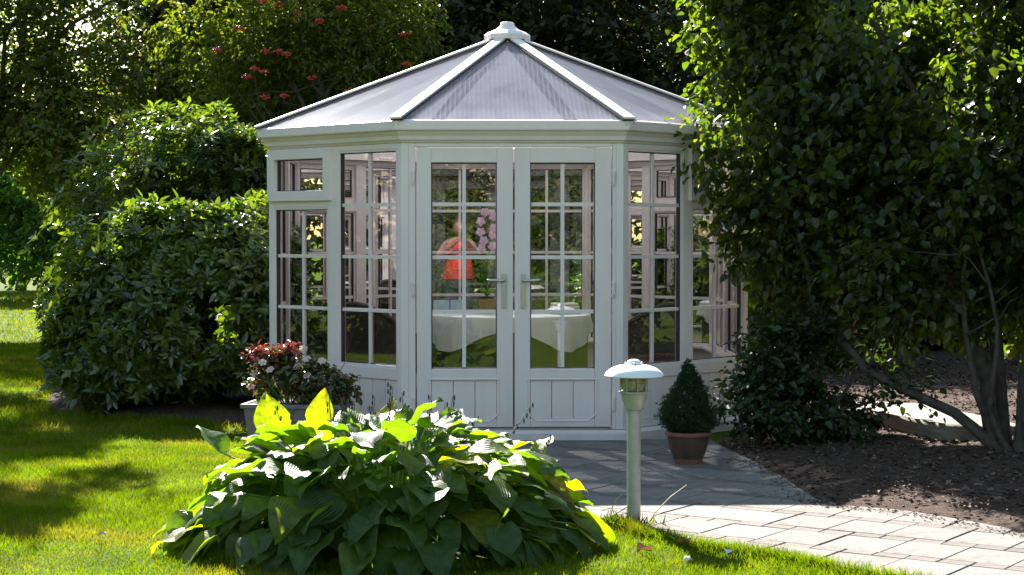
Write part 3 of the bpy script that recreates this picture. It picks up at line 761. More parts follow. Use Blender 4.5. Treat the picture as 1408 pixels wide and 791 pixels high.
# front doors
f = FAC[0]; L = f.len
def fx(px): return HS + (px - 704.5) / 196.0
mb = MB(); f.box(mb, PW, fx(571), -0.075, -0.004, Z_BASE, 2.112); f.box(mb, fx(842), L - PW, -0.075, -0.004, Z_BASE, 2.112); f.box(mb, fx(571), fx(842), -0.075, -0.004, 2.085, 2.112)
mb.build('door_frame', M['pvc'], GAZ, bevel=0.004)
mb = MB(); f.box(mb, fx(571), fx(842), -0.075, 0.012, Z_BASE, 0.112); mb.build('threshold', M['steel'], GAZ)
for k, (a, b, ga, gb) in enumerate(((573, 705.4, 593, 683), (707.6, 840.4, 729, 818))):
    d = empty('door', GAZ)
    u0, u1, g0, g1 = fx(a), fx(b), fx(ga), fx(gb); z0, z1 = 0.117, 2.080
    mb = MB(); n0, n1 = -0.065, 0.008
    f.box(mb, u0, g0, n0, n1, z0, z1); f.box(mb, g1, u1, n0, n1, z0, z1)
    f.box(mb, g0, g1, n0, n1, 1.975, z1); f.box(mb, g0, g1, n0, n1, 0.445, Z_SILL); f.box(mb, g0, g1, n0, n1, z0, 0.175)
    mb.build('leaf_frame', M['pvc'], d, bevel=0.005)
    for q in range(3):
        w = (g1 - g0) / 3
        mb = MB(); f.box(mb, g0 + q * w + 0.002, g0 + (q + 1) * w - 0.002, -0.05, -0.004, 0.175, 0.445); mb.build('lower_board', M['pvc'], d, bevel=0.003)
    # raised moulding with cut lower corners round the lower panel
    mb = MB()
    o_ = [(g0 - .018, .455), (g1 + .018, .455), (g1 + .018, .235), (g1 - .055 + .07, .215), (g1 - .045, .16), (g0 + .045, .16), (g0 - .015, .215), (g0 - .018, .235)]
    for j in range(len(o_)):
        (ua, za), (ub, zb) = o_[j], o_[(j + 1) % len(o_)]
        mb.tube([f.p(ua, 0.008, za), f.p(ub, 0.008, zb)], 0.006, 6)
    mb.build('panel_moulding', M['pvc'], d, True)
    mb = MB(); f.ring(mb, g0, g1, Z_SILL, 1.975, -0.045, -0.012, 0.007); mb.build('seal', M['seal'], d)
    f.pane(d, g0 + .004, g1 - .004, Z_SILL + .004, 1.971, -0.035)
    m_ = (g0 + g1) / 2; bar(f, d, m_ - 0.013, m_ + 0.013, Z_SILL + .007, 1.968, -0.048, -0.020)
    for z in BARS: bar(f, d, g0 + .007, g1 - .007, z - 0.013, z + 0.013, -0.0495, -0.0185)
    hu = fx(693) if k == 0 else fx(719.5); sg = -1 if k == 0 else 1
    mb = MB(); f.box(mb, hu - 0.016, hu + 0.016, 0.009, 0.018, 0.955, 1.195)
    mb.tube([f.p(hu, 0.018, 1.15), f.p(hu, 0.055, 1.15), f.p(hu + sg * 0.015, 0.062, 1.15), f.p(hu + sg * 0.11, 0.060, 1.152), f.p(hu + sg * 0.118, 0.05, 1.152)], 0.0095, 8)
    mb.tube([f.p(hu, 0.018, 1.02), f.p(hu, 0.024, 1.02)], 0.009, 8)
    mb.build('handle', M['steel'], d, True)
    for hz in (1.87, 1.09, 0.28):
        mb = MB(); hx = fx(568.5) if k == 0 else fx(844.0)
        mb.tube([f.p(hx, 0.012, hz - 0.045), f.p(hx, 0.012, hz + 0.045)], 0.010, 8)
        f.box(mb, hx - 0.012, hx + 0.012, -0.0035, 0.006, hz - 0.055, hz + 0.055)
        mb.build('hinge', M['pvc'], d, True)

# floor
mb = MB(); mb.prism([(x * 0.955 + OC[0] * .045, y * 0.955 + OC[1] * .045) for x, y in OCT], 0.01, 0.085); mb.build('floor', M['floor_in'], GAZ)

# roof
Z_EAVE, Z_TOP = 2.274, 3.055
ocx, ocy = OC
eave = []
for i in range(8):
    fA, fB = FAC[i - 1], FAC[i]
    e = Vector((fB.a[0] + fB.n[0] * 0.06 - fB.u[0] * 0.06 * T8, fB.a[1] + fB.n[1] * 0.06 - fB.u[1] * 0.06 * T8, Z_EAVE)); eave.append(e)
apex = Vector((ocx, ocy, Z_TOP))
for i in range(8):
    e0, e1 = eave[i], eave[(i + 1) % 8]
    t0, t1 = e0.lerp(apex, 0.93), e1.lerp(apex, 0.93)
    me = bpy.data.meshes.new('roof_panel')
    ux = (e1 - e0).normalized(); mid = (e0 + e1) / 2
    uz = ((t0 + t1) / 2 - mid).normalized(); nn = ux.cross(uz).normalized() * 0.012
    top = [e0, e1, t1, t0]; vs_ = [tuple(p) for p in top] + [tuple(p - nn) for p in top]
    me.from_pydata(vs_, [], [(0, 1, 2, 3)])
    uvl = me.uv_layers.new(name='UVMap')
    for lp in me.loops:
        p = Vector(vs_[lp.vertex_index]) - mid; uvl.data[lp.index].uv = (p.dot(ux) + 5 + i * 3.7, p.dot(uz))
    me.materials.append(M['roof']); link('roof_panel', me, GAZ)
    # hip rafter with capping and gaskets
    h = empty('hip_rafter', GAZ)
    d = (apex - e0); dn = d.normalized(); sd = dn.cross(Vector((0, 0, 1))).normalized(); up = sd.cross(dn).normalized()
    s0, s1 = e0 - dn * 0.035, e0 + d * 0.955
    def strip(name, w0, w1, h0, h1, mat, bev=0):
        mb = MB(); mb.hexa([s0 + sd * w0 + up * h0, s0 + sd * w1 + up * h0, s1 + sd * w1 + up * h0, s1 + sd * w0 + up * h0,
                            s0 + sd * w0 + up * h1, s0 + sd * w1 + up * h1, s1 + sd * w1 + up * h1, s1 + sd * w0 + up * h1])
        mb.build(name, mat, h, bevel=bev)
    strip('capping', -0.044, 0.044, 0.010, 0.028, M['pvc'], 0.006)
    strip('gasket', -0.054, 0.054, 0.002, 0.0095, M['seal'])
    strip('bar', -0.024, 0.024, -0.055, -0.002, M['pvc'])
fin = MB(); fin.lathe([(0.02, 3.02), (0.185, 3.02), (0.185, 3.062), (0.150, 3.088), (0.095, 3.108), (0.062, 3.135), (0.056, 3.158), (0.046, 3.168), (0.0, 3.17)], 8, (ocx, ocy, 0), cap=False)
fo = fin.build('finial', M['pvc'], GAZ, bevel=0.004)
# interior eaves lining
for f in FAC:
    mb = MB(); f.mitred(mb, [(-0.14, 2.115), (-0.088, 2.115), (-0.088, 2.248), (-0.14, 2.235)]); mb.build('eaves_lining', M['pvc'], GAZ)

# ---------------------------------------------------------------- inside the summerhouse
Zf = 0.086
tb = thing('round_table', 'round dining table under white cloth inside the summerhouse', 'table', (-0.03, 14.42, Zf))
mb = MB(); mb.lathe([(0.0, 0.715), (0.64, 0.715), (0.65, 0.725), (0.65, 0.74), (0.64, 0.745), (0.0, 0.745)], 40, cap=False); mb.build('tabletop', M['wood'], tb, True)
for a in range(4):
    mb = MB(); x, y = 0.42 * math.cos(a * math.pi / 2 + .78), 0.42 * math.sin(a * math.pi / 2 + .78)
    mb.tube([(x * 1.1, y * 1.1, 0), (x, y, 0.715)], [0.022, 0.03], 10); mb.build('leg', M['wood'], tb, True)
def tablecloth():
    seg, vs_, fs_ = 96, [], []
    rings = [(0.02, 0), (0.3, 0), (0.55, 0), (0.64, 0), (0.658, -0.006), (0.664, -0.02)]
    for r, z in rings:
        for k in range(seg):
            a = 2 * math.pi * k / seg; vs_.append((r * math.cos(a), r * math.sin(a), z))
    for q in range(1, 6):
        for k in range(seg):
            a = 2 * math.pi * k / seg
            corner = abs(math.sin(2 * a)) ** 2.4; drop = 0.10 + 0.16 * corner
            fold = 0.018 * math.sin(a * 22 + 0.6 * math.sin(a * 5)) * (q / 5)
            r = 0.664 + fold + 0.012 * (q / 5)
            vs_.append((r * math.cos(a), r * math.sin(a), -0.02 - drop * q / 5))
    nr = len(rings) + 5
    for i in range(nr - 1):
        for k in range(seg):
            k2 = (k + 1) % seg; fs_.append((i * seg + k, i * seg + k2, (i + 1) * seg + k2, (i + 1) * seg + k))
    fs_.append(tuple(range(seg)))
    mb = MB(); mb.add(vs_, fs_); o = mb.build('tablecloth', M['cloth'], None, True, (-0.03, 14.42, Zf + 0.7525))
    tag(o, 'white tablecloth draped over a green undercloth on the round table', 'tablecloth')
    vs_, fs_ = [], []
    for q in range(7):
        for k in range(seg):
            a = 2 * math.pi * k / seg; t = q / 6
            r = 0.636 + 0.006 * t + 0.006 * t * math.sin(a * 15 + math.sin(a * 4)); vs_.append((r * math.cos(a), r * math.sin(a), -0.045 - 0.69 * t))
    for i in range(6):
        for k in range(seg): k2 = (k + 1) % seg; fs_.append((i * seg + k, i * seg + k2, (i + 1) * seg + k2, (i + 1) * seg + k))
    mb = MB(); mb.add(vs_, fs_); mb.build('undercloth', simple('olive_green_cloth', (0.075, 0.10, 0.028), 0.9, noise=0.12, nscale=10), o, True)['label'] = 'olive green cloth hanging below the white one'
tablecloth()
ZT = Zf + 0.755

def chair(x, y, rz, label):
    c = thing('wicker_chair', label, 'chair', (x, y, Zf), rz, 'wicker chairs in the summerhouse')
    mb = MB(); mb.lathe([(0.0, 0.34), (0.27, 0.34), (0.29, 0.37), (0.28, 0.40), (0.0, 0.41)], 24, cap=False); mb.build('seat', M['wicker'], c, True)
    mb = MB(); mb.ball((0, 0.0, 0.44), 0.25, 16, 8, (1, 1, 0.22)); mb.build('cushion', M['cushion'], c, True)
    # woven tub back, rising behind, falling to the arms; -y is the front
    vs_, fs_ = [], []; n, m = 28, 9
    for side in (0, 1):
        for k in range(n + 1):
            a = R(-25 + 230 * k / n); b = max(0, math.sin(a)) ** 1.2
            top = 0.62 + 0.24 * b
            for j in range(m + 1):
                z = 0.38 + (top - 0.38) * j / m; r = 0.285 + 0.05 * (j / m) - 0.022 * side + 0.003 * ((k + j) % 2)
                vs_.append((r * math.cos(a), r * math.sin(a), z))
    w = m + 1; o1 = (n + 1) * w
    for k in range(n):
        for j in range(m):
            q = k * w + j; fs_.append((q, q + 1, q + w + 1, q + w)); fs_.append((o1 + q, o1 + q + w, o1 + q + w + 1, o1 + q + 1))
    mb = MB(); mb.add(vs_, fs_); mb.build('backrest', M['wicker'], c)
    mb = MB(); pts = [];
    for k in range(n + 1):
        a = R(-25 + 230 * k / n); b = max(0, math.sin(a)) ** 1.2; r = 0.325
        pts.append((r * math.cos(a), r * math.sin(a), 0.62 + 0.24 * b))
    mb.tube(pts, 0.022, 8); mb.build('rim', M['wicker'], c, True)
    for sx in (-1, 1):
        for sy in (-1, 1):
            mb = MB(); mb.tube([(sx * 0.21, sy * 0.2, 0), (sx * 0.19, sy * 0.18, 0.36)], 0.02, 8); mb.build('leg', M['wicker'], c, True)
chair(-0.98, 13.78, R(140), 'dark wicker tub chair inside the summerhouse, beside the potted red-leaved rose')
chair(1.00, 13.80, R(-140), 'dark wicker tub chair inside the summerhouse, behind the garden lamp')

# orchid on the table
rnd = random.Random(8)
orx, ory = -0.20, 14.35
orc = thing('orchid', 'pink flowering orchid on the table behind the left door', 'orchid', (orx, ory, ZT + 0.11))
mb = MB()
mb.tube([(0, 0, 0), (0.01, 0, .2), (0.02, 0, .42), (0.01, -.01, .60), (-.03, -.02, .70), (-.09, -.03, .72)], [.005, .005, .004, .004, .003, .002], 6)
mb.build('stem', M['petiole'], orc, True)
def petal_flower(c, r, face, n=5):
    mb = MB(); face = Vector(face).normalized(); e1 = face.cross(Vector((0, 0, 1))).normalized(); e2 = face.cross(e1)
    for k in range(n):
        a = 2 * math.pi * k / n + 0.3; d = e1 * math.cos(a) + e2 * math.sin(a); s = face.cross(d)
        c_ = Vector(c)
        mb.add([c_, c_ + d * r * .6 + s * r * .42 + face * r * .15, c_ + d * r + face * r * .05, c_ + d * r * .6 - s * r * .42 + face * r * .15], [(0, 1, 2, 3)])
    return mb
for k in range(9):
    z = 0.40 + 0.037 * k; side = 1 if k % 2 else -1
    c = (0.015 + side * 0.045 + rnd.uniform(-.02, .02), -0.03, z + rnd.uniform(-.015, .015))
    petal_flower(c, 0.042, (rnd.uniform(-.4, .4), -1, rnd.uniform(-.2, .2))).build('flower', M['orchid'], orc)
for k in range(6):
    a = k * 1.05; mb = MB(); d = Vector((math.cos(a), math.sin(a), 0)); s = Vector((-d.y, d.x, 0)); p = []
    for t in range(5):
        q = d * (0.05 * t) + Vector((0, 0, 0.03 + 0.05 * t - 0.010 * t * t)); w = [.01, .024, .028, .02, .002][t]; p += [q + s * w, q - s * w]
    mb.add(p, [(2 * t, 2 * t + 1, 2 * t + 3, 2 * t + 2) for t in range(4)]); mb.build('leaf', M['bright'], orc)
pt = MB(); pt.lathe([(0.0, 0.0), (0.05, 0.0), (0.065, 0.10), (0.068, 0.12), (0.058, 0.12), (0.055, 0.105), (0.0, 0.10)], 20, cap=False)
tag(pt.build('orchid_pot', M['pot_rim'], None, True, (orx, ory, ZT)), 'small terracotta pot holding the pink orchid on the table', 'pot')

def book(x, y, rz, label):
    b = thing('greeting_card', label, 'card', (x, y, ZT), rz)
    for s in (-1, 1):
        mb = MB(); a = R(16) * s
        mb.hexa([(0.004 * s, 0, 0), (0.13 * s, -.05, 0), (0.13 * s, -.053, 0), (0.004 * s, -.003, 0), (0.004 * s, 0, .105), (0.13 * s, -.05, .105), (0.13 * s, -.053, .105), (0.004 * s, -.003, .105)])
        mb.build('cover', M['blue_card'], b)
book(-0.50, 14.45, 0, 'pale blue folded card standing on the white tablecloth')
nk = thing('napkin_stack', 'stack of cream folded napkins on the table behind the right door', 'napkins', (0.42, 14.35, ZT), 0.2)
for k in range(4):
    mb = MB(); w = 0.12 - 0.008 * k
    mb.hexa([(-w, -.09, .022 * k), (w, -.08, .022 * k), (w, .09, .022 * k), (-w, .08, .022 * k), (-w, -.09, .022 * k + .018), (w, -.08, .022 * k + .02), (w * .9, .09, .022 * k + .018), (-w, .08, .022 * k + .02)])
    mb.build('napkin', M['napkin'], nk, bevel=0.006)

# ================================================================= GARDEN LAMP
lx, ly = gp(872, 727)
lamp = thing('garden_lamp', 'green-grey metal bollard lamp with white mushroom shade beside the path', 'garden lamp', (lx, ly, 0))
mb = MB(); mb.lathe([(0.0, 0.0), (0.052, 0.0), (0.052, 0.012), (0.0345, 0.016), (0.0345, 0.615), (0.0, 0.615)], 28, cap=False); mb.build('post', M['lamp_metal'], lamp, True)
mb = MB(); mb.lathe([(0.038, 0.595), (0.050, 0.598), (0.052, 0.625), (0.062, 0.645), (0.064, 0.676), (0.076, 0.679), (0.076, 0.686), (0.045, 0.688), (0.0, 0.688)], 28, cap=False); mb.build('collar', M['lamp_metal'], lamp, True)
mb = MB(); mb.lathe([(0.0, 0.690), (0.058, 0.690), (0.066, 0.715), (0.066, 0.745), (0.058, 0.765), (0.0, 0.767)], 24, cap=False); mb.build('lens', M['lamp_glass'], lamp, True)
for k in range(8):
    a = k * math.pi / 4 + .2; mb = MB(); mb.tube([(0.069 * math.cos(a), 0.069 * math.sin(a), 0.686), (0.071 * math.cos(a), 0.071 * math.sin(a), 0.766)], 0.0035, 6); mb.build('cage_bar', M['lamp_metal'], lamp, True)
mb = MB(); mb.lathe([(0.146, 0.762), (0.149, 0.766), (0.138, 0.784), (0.112, 0.803), (0.075, 0.816), (0.040, 0.821), (0.0, 0.822)], 36, cap=False)
mb.lathe([(0.146, 0.7618), (0.135, 0.778), (0.110, 0.796), (0.070, 0.808), (0.0, 0.812)], 36, cap=False); mb.build('shade', M['lamp_shade'], lamp, True)
mb = MB(); mb.lathe([(0.036, 0.8215), (0.037, 0.829), (0.030, 0.840), (0.016, 0.846), (0.0, 0.847)], 24, cap=False); mb.build('cap', M['lamp_shade'], lamp, True)
for k in range(3):
    a = k * 2.09 + .5; mb = MB(); mb.ball((0.048 * math.cos(a), 0.048 * math.sin(a), 0.826), 0.006, 8, 6); mb.build('screw', M['steel'], lamp, True)

# ================================================================= POTTED CONIFER
px_, py_ = gp(947, 644)
pot = thing('plant_pot', 'dark glazed pot with terracotta rim holding the small conifer', 'plant pot', (px_, py_, 0.03))
mb = MB(); mb.lathe([(0.0, 0.0), (0.088, 0.0), (0.094, 0.03), (0.0, 0.03)], 32, cap=False); mb.build('foot', M['pot_rim'], pot, True)
mb = MB(); mb.lathe([(0.094, 0.0301), (0.112, 0.075), (0.128, 0.13), (0.133, 0.172), (0.125, 0.172), (0.0, 0.165)], 32, cap=False); mb.build('body', M['pot'], pot, True)
mb = MB(); mb.lathe([(0.1335, 0.172), (0.146, 0.175), (0.149, 0.188), (0.145, 0.200), (0.124, 0.200), (0.124, 0.174)], 32, cap=False); mb.build('rim', M['pot_rim'], pot, True)
mb = MB(); mb.lathe([(0.1235, 0.180), (0.06, 0.190), (0.0, 0.192)], 24, cap=False); mb.build('soil', M['soil'], pot, True)
con = thing('dwarf_conifer', 'small dense dark green conical conifer growing in the pot', 'conifer', (px_, py_, 0.21))
mb = MB(); mb.tube([(0, 0, 0), (0.004, 0, .25), (0, 0, .44)], [.014, .009, .003], 8); mb.build('trunk', M['bark'], con, True)
def conifer():
    rg = np.random.default_rng(5); n = 5200
    t = 1 - np.sqrt(rg.random(n)) ; t = np.clip(t * 1.0, 0, 1)
    a = rg.uniform(0, 6.283, n)
    prof = np.interp(t, [0, .08, .2, .4, .6, .75, .88, 1], [.09, .155, .172, .145, .095, .058, .03, .006])
    lump = 1 + 0.20 * np.sin(a * 4 + t * 11) * np.sin(t * 19 + a * 3) + 0.13 * rg.normal(size=n)
    r = 0.92 * prof * lump * (0.55 + 0.45 * rg.random(n) ** 0.35)
    P = np.stack([r * np.cos(a), r * np.sin(a), 0.005 + t * 0.47], 1)
    k = 5; out = unit(np.stack([np.cos(a), np.sin(a), 0.9 + 0 * a], 1))
    D = out[:, None] + rg.normal(size=(n, k, 3)) * 0.55; Nn = rg.normal(size=(n, k, 3)); m = n * k
    V, F = leaves(np.repeat(P, k, 0), D.reshape(m, 3), Nn.reshape(m, 3), rg.uniform(.014, .030, m), np.full(m, .0042), 0.1, 0.1)
    link('foliage', mesh_np('foliage', V, [F], M['conifer']), con)
conifer()

# ================================================================= ROSE IN TROUGH, LEFT OF THE DOORS
rx, ry = at(408, 600, 12.35)[:2]
tr = thing('trough_planter', 'mauve grey trough planter against the summerhouse left of the doors', 'planter', (rx, ry, 0.0), R(-8))
mb = MB(); mb.hexa([(-.30, -.13, 0.01), (.30, -.13, 0.01), (.30, .13, 0.01), (-.30, .13, 0.01), (-.34, -.16, .30), (.34, -.16, .30), (.34, .16, .30), (-.34, .16, .30)]); mb.build('box', M['planter'], tr, bevel=.008)
mb = MB(); mb.box(-.355, .355, -.175, -.145, .285, .315); mb.box(-.355, .355, .145, .175, .285, .315); mb.box(-.355, -.325, -.145, .145, .285, .315); mb.box(.325, .355, -.145, .145, .285, .315); mb.build('rim', M['planter'], tr, bevel=.005)
mb = MB(); mb.box(-.324, .324, -.144, .144, .302, .308); mb.build('soil', M['soil'], tr)
rose = thing('rose_bush', 'bushy rose with red young leaves and pale pink blooms in the trough', 'rose', (rx, ry, 0.31), R(-8))
def rose_bush():
    rg = np.random.default_rng(9); rd = random.Random(9)
    lob = [((-.20, -.02, .14), (.20, .17, .15)), ((.05, 0, .16), (.20, .17, .17)), ((.26, 0, .10), (.16, .15, .14)), ((-.12, 0, .26), (.14, .13, .11))]
    mb = MB()
    for k in range(16):
        a = rd.uniform(-.3, .3); e = (a + rd.uniform(-.1, .1), rd.uniform(-.12, .12), rd.uniform(.15, .36)); mb.tube(wobble((a * .6, 0, -.005), e, 4, .06, rd), [.006, .005, .004, .002], 5)
    mb.build('stems', M['petiole'], rose, True)
    V, F = twig_crown(lob, 520, 5, .042, .028, .09, 9, 0.35, -0.9, 9, .3, True); link('foliage', mesh_np('foliage', V, [F], M['roseleaf']), rose)
    V, F = twig_crown([((-.22, 0, .33), (.16, .12, .06)), ((-.06, 0, .36), (.10, .1, .06))], 110, 5, .04, .026, .09, 10, 0.2, -1.5, 9, .1, True); link('young_foliage', mesh_np('young_foliage', V, [F], M['redleaf']), rose)
    for c in [(.06, -.06, .38), (.09, -.08, .31), (.13, -.05, .27), (.03, -.1, .26), (-.27, -.12, .21), (-.15, -.15, .24), (.10, -.12, .20), (-.2, -.16, .29), (.02, -.15, .17), (-.3, -.1, .12), (.2, -.1, .3)]:
        mb = MB()
        for r_, n_ in ((.034, 6), (.024, 5), (.014, 4)):
            q = petal_flower(c, r_, (rd.uniform(-.3, .3), -.7, .7), n_); mb.add(q.v, q.f)
        mb.build('bloom', M['rose'], rose)
rose_bush()

# ================================================================= HOSTA
hosta = thing('hosta', 'large hosta clump with broad heart-shaped green leaves on the lawn', 'hosta', (HC[0], HC[1], 0))
def hosta_leaf(seed, droop, cup, wave):
    rd = random.Random(seed); nu, nv = 8, 5
    vs_, uvs = [], []
    for i in range(nu):
        u = i / (nu - 1)
        w = 0.40 * (math.sin(math.pi * min(1, u * 1.02) ** 0.62) ** 0.75) * (1 - 0.10 * u) if 0 < u < 1 else 0.015
        if i == 0: w = 0.16
        if i == nu - 1: w = 0.004
        for j in range(nv):
            v = -1 + 2 * j / (nv - 1)
            back = -0.10 * (1 - u) ** 6 * abs(v) ** 1.0      # heart lobes reach behind the stalk
            x = u + back
            z = cup * abs(v) * w - droop * u * u - 0.05 * v * v + wave * math.sin(u * 9 + v * 2 + seed) * abs(v)
            vs_.append((x, v * w, z)); uvs.append((u, v))
    fs_ = [(i * nv + j, (i + 1) * nv + j, (i + 1) * nv + j + 1, i * nv + j + 1) for i in range(nu - 1) for j in range(nv - 1)]
    me = bpy.data.meshes.new('leaf'); me.from_pydata(vs_, [], fs_)
    uvl = me.uv_layers.new(name='UVMap')
    for lp in me.loops: uvl.data[lp.index].uv = uvs[lp.vertex_index]
    for p in me.polygons: p.use_smooth = True
    return me
def build_hosta():
    rd = random.Random(31)
    sets = {}
    for key, mat in (('g', M['hosta']), ('y', M['hosta_y'])):
        sets[key] = []
        for k in range(8):
            me = hosta_leaf(k, [.14, .22, .30, .08, .18, .34, .05, .26][k], [.35, .2, .12, .5, .25, .15, .6, .3][k], [.06, .04, .075, .035, .08, .05, .04, .065][k]); me.materials.append(mat); sets[key].append(me)
    stalks = MB()
    def leaf(pos, az, pitch, roll, size, key='g', var=None, stem=True):
        var = rd.randrange(8) if var is None else var
        o = bpy.data.objects.new('leaf', sets[key][var]); C.objects.link(o); o.parent = hosta
        m = Matrix.Translation(pos) @ Matrix.Rotation(az, 4, 'Z') @ Matrix.Rotation(-pitch, 4, 'Y') @ Matrix.Rotation(roll, 4, 'X') @ Matrix.Diagonal((size, size * rd.uniform(.92, 1.12), size, 1))
        o.matrix_local = m
        if stem:
            p = Vector(pos); root = Vector((p.x * .35, p.y * .35, 0.0)); mid = root.lerp(p, .55) + Vector((0, 0, .09))
            stalks.tube([root, mid, p], [.008, .006, .004], 5)
    n = 262
    for i in range(n):
        t = (i + .5) / n; r = math.sqrt(t) * rd.uniform(.94, 1.05); az = i * 2.39996 + rd.uniform(-.25, .25)
        dirx, diry = math.cos(az), math.sin(az)
        x, y = dirx * r * .91, diry * r * .70
        z = .43 * max(0, 1 - r ** 3.0) + .09 + rd.uniform(-.05, .06)
        pitch = R(30 - 62 * r ** 1.6 + rd.uniform(-22, 22))
        size = rd.uniform(.13, .25) * (1.08 if r > .6 else .95)
        oa = math.atan2(diry / .70, dirx / .91) + rd.uniform(-.6, .6)
        key = 'y' if rd.random() < .06 else 'g'
        leaf((x, y, z), oa, pitch, R(rd.uniform(-38, 38)), size, key)
    # lower leaves filling the clump, too overlapped to tell apart
    vs_, fs_ = [], []
    for i in range(260):
        r = math.sqrt(rd.uniform(.12, .95)); az = rd.uniform(0, 6.283); sz = rd.uniform(.14, .24)
        pos = (math.cos(az) * r * .86, math.sin(az) * r * .66, max(.05, .40 * (1 - r ** 2.8) + .05 + rd.uniform(-.10, .03)))
        m = Matrix.Translation(pos) @ Matrix.Rotation(az + rd.uniform(-.7, .7), 4, 'Z') @ Matrix.Rotation(-R(8 - 48 * r ** 1.5 + rd.uniform(-25, 25)), 4, 'Y') @ Matrix.Rotation(R(rd.uniform(-35, 35)), 4, 'X') @ Matrix.Scale(sz, 4)
        src = sets['g'][rd.randrange(8)]; b = len(vs_)
        vs_ += [tuple(m @ q.co) for q in src.vertices]; fs_ += [tuple(b + t for t in p_.vertices) for p_ in src.polygons]
    mb = MB(); mb.add(vs_, fs_); o = link('lower_leaves', mb.mesh('lower_leaves', M['hosta'], True, False), hosta); o['kind'] = 'stuff'
    # skirt leaves hanging to the ground
    for i in range(26):
        az = i * 2 * math.pi / 26 + rd.uniform(-.1, .1)
        leaf((math.cos(az) * .93, math.sin(az) * .72, rd.uniform(.07, .17)), az + rd.uniform(-.4, .4), R(rd.uniform(-50, -15)), R(rd.uniform(-15, 15)), rd.uniform(.17, .25), 'g')
    # upright leaves at the back that the sun shines through
    for (px, py, d, s, tilt, lean, key) in ((372, 600, 8.95, .23, 72, -25, 'y'), (440, 588, 9.0, .20, 80, 18, 'y'), (528, 592, 9.05, .19, 62, 30, 'y'), (478, 600, 8.95, .18, 45, -20, 'g'), (585, 606, 9.0, .20, 50, 25, 'y'),
                                            (300, 622, 8.8, .20, 40, -50, 'g'), (735, 630, 8.9, .17, 42, 40, 'y'), (650, 622, 8.9, .18, 40, 30, 'g'), (690, 626, 8.9, .19, 20, 60, 'y'), (600, 615, 8.8, .19, 48, -20, 'g'), (548, 612, 8.8, .17, 60, 10, 'g')):
        w = Vector(at(px, py, d)) - Vector((HC[0], HC[1], 0))
        leaf(w, R(90 - lean), R(tilt), R(rd.uniform(-10, 10)), s, key, rd.choice((3, 6, 0)))
    o = stalks.build('leaf_stalks', M['petiole'], hosta, True); o['kind'] = 'stuff'
    # dry seed stalks
    for (px, py) in ((452, 538), (470, 548), (486, 552), (515, 545), (540, 532), (552, 540), (536, 528), (592, 545), (612, 555), (622, 546), (655, 575), (378, 560), (400, 566), (730, 556), (760, 600), (505, 560)):
        d = 8.8 + rd.uniform(-.15, .2); e = Vector(at(px, py, d)) - Vector((HC[0], HC[1], 0))
        b = Vector((e.x * .7 + rd.uniform(-.1, .1), e.y * .4, .15)); mb = MB()
        pts = [b, b.lerp(e, .5) + Vector((rd.uniform(-.02, .02), 0, .03)), e.lerp(b, .15), e]
        mb.tube(pts, [.0035, .003, .0025, .0015], 5)
        for k in range(rd.randint(4, 8)):
            t = k / 8; c = e.lerp(b, t * .42) + Vector((rd.choice((-1, 1)) * .010, 0, -.006)); mb.ball(c, .0075, 6, 4, (.6, .6, 1.9))
        mb.build('seed_stalk', M['stalk'], hosta, True)
build_hosta()

# ================================================================= SHRUBS AND TREES
def crown_obj(root, VF, mat, name='crown'):
    return link(name, mesh_np(name, VF[0], [VF[1]], mat), root)

# rhododendron beside the summerhouse
rh = thing('rhododendron', 'rounded glossy-leaved rhododendron bush against the left side of the summerhouse', 'shrub', (-2.75, 15.2, 0))
lob = [((-.1, 0, .82), (.88, .85, .86)), ((-.05, -.05, 1.18), (.66, .65, .62)), ((-.62, -.05, .52), (.58, .7, .56)), ((.42, -.05, .95), (.66, .7, .72)), ((.85, .3, .6), (.5, .6, .62))]
flr = lambda P: P[:, 2] > 0.04
crown_obj(rh, whorl_crown(lob, 6200, 7, .105, .044, 41, .60, -.5, 4.2, .55, .24, flr), M['rhodo'], 'foliage')
woody(rh, 'stems', lob, (0, 0, 0), .05, M['bark'], 42, subs=6)

# laurel behind it
la = thing('laurel', 'tall glossy laurel behind the rhododendron, its top catching the sun', 'shrub', (-3.05, 18.2, 0))
lob = [((0, 0, 1.5), (1.10, 1.0, 1.25)), ((-.7, 0, 1.15), (.8, .9, .9)), ((.6, -.1, 1.75), (.8, .8, .95)), ((.15, .2, 2.0), (.75, .8, .62)), ((-.75, -.2, .7), (.75, .8, .7))]
crown_obj(la, whorl_crown(lob, 7000, 6, .105, .046, 51, .5, -.42, 3.4, .6, .26, flr), M['laurel'], 'foliage')
woody(la, 'stems', lob, (0, 0, 0), .07, M['bark'], 52, subs=5)

br = thing('bright_shrub', 'big loose bright green shrub across the far lawn, left of the laurel', 'shrub', (-10.3, 40.5, 0))
lob = [((0, 0, 2.6), (1.9, 1.6, 1.5)), ((-2.0, .2, 2.5), (1.9, 1.6, 1.5)), ((1.9, -.2, 2.7), (1.8, 1.5, 1.5)), ((3.6, 0, 2.4), (1.6, 1.4, 1.6)), ((-3.6, .2, 2.2), (1.6, 1.4, 1.5)), ((-1, .4, 1.2), (2.6, 1.2, 1.1)), ((2.4, .4, 1.2), (2.4, 1.2, 1.1))]
crown_obj(br, twig_crown(lob, 3600, 6, .17, .10, .5, 61, .4, -.55, 1.4, .25, False, clip=flr), M['bright'], 'foliage')
woody(br, 'stems', lob, (0, 0, 0), .12, M['bark'], 62, subs=5)

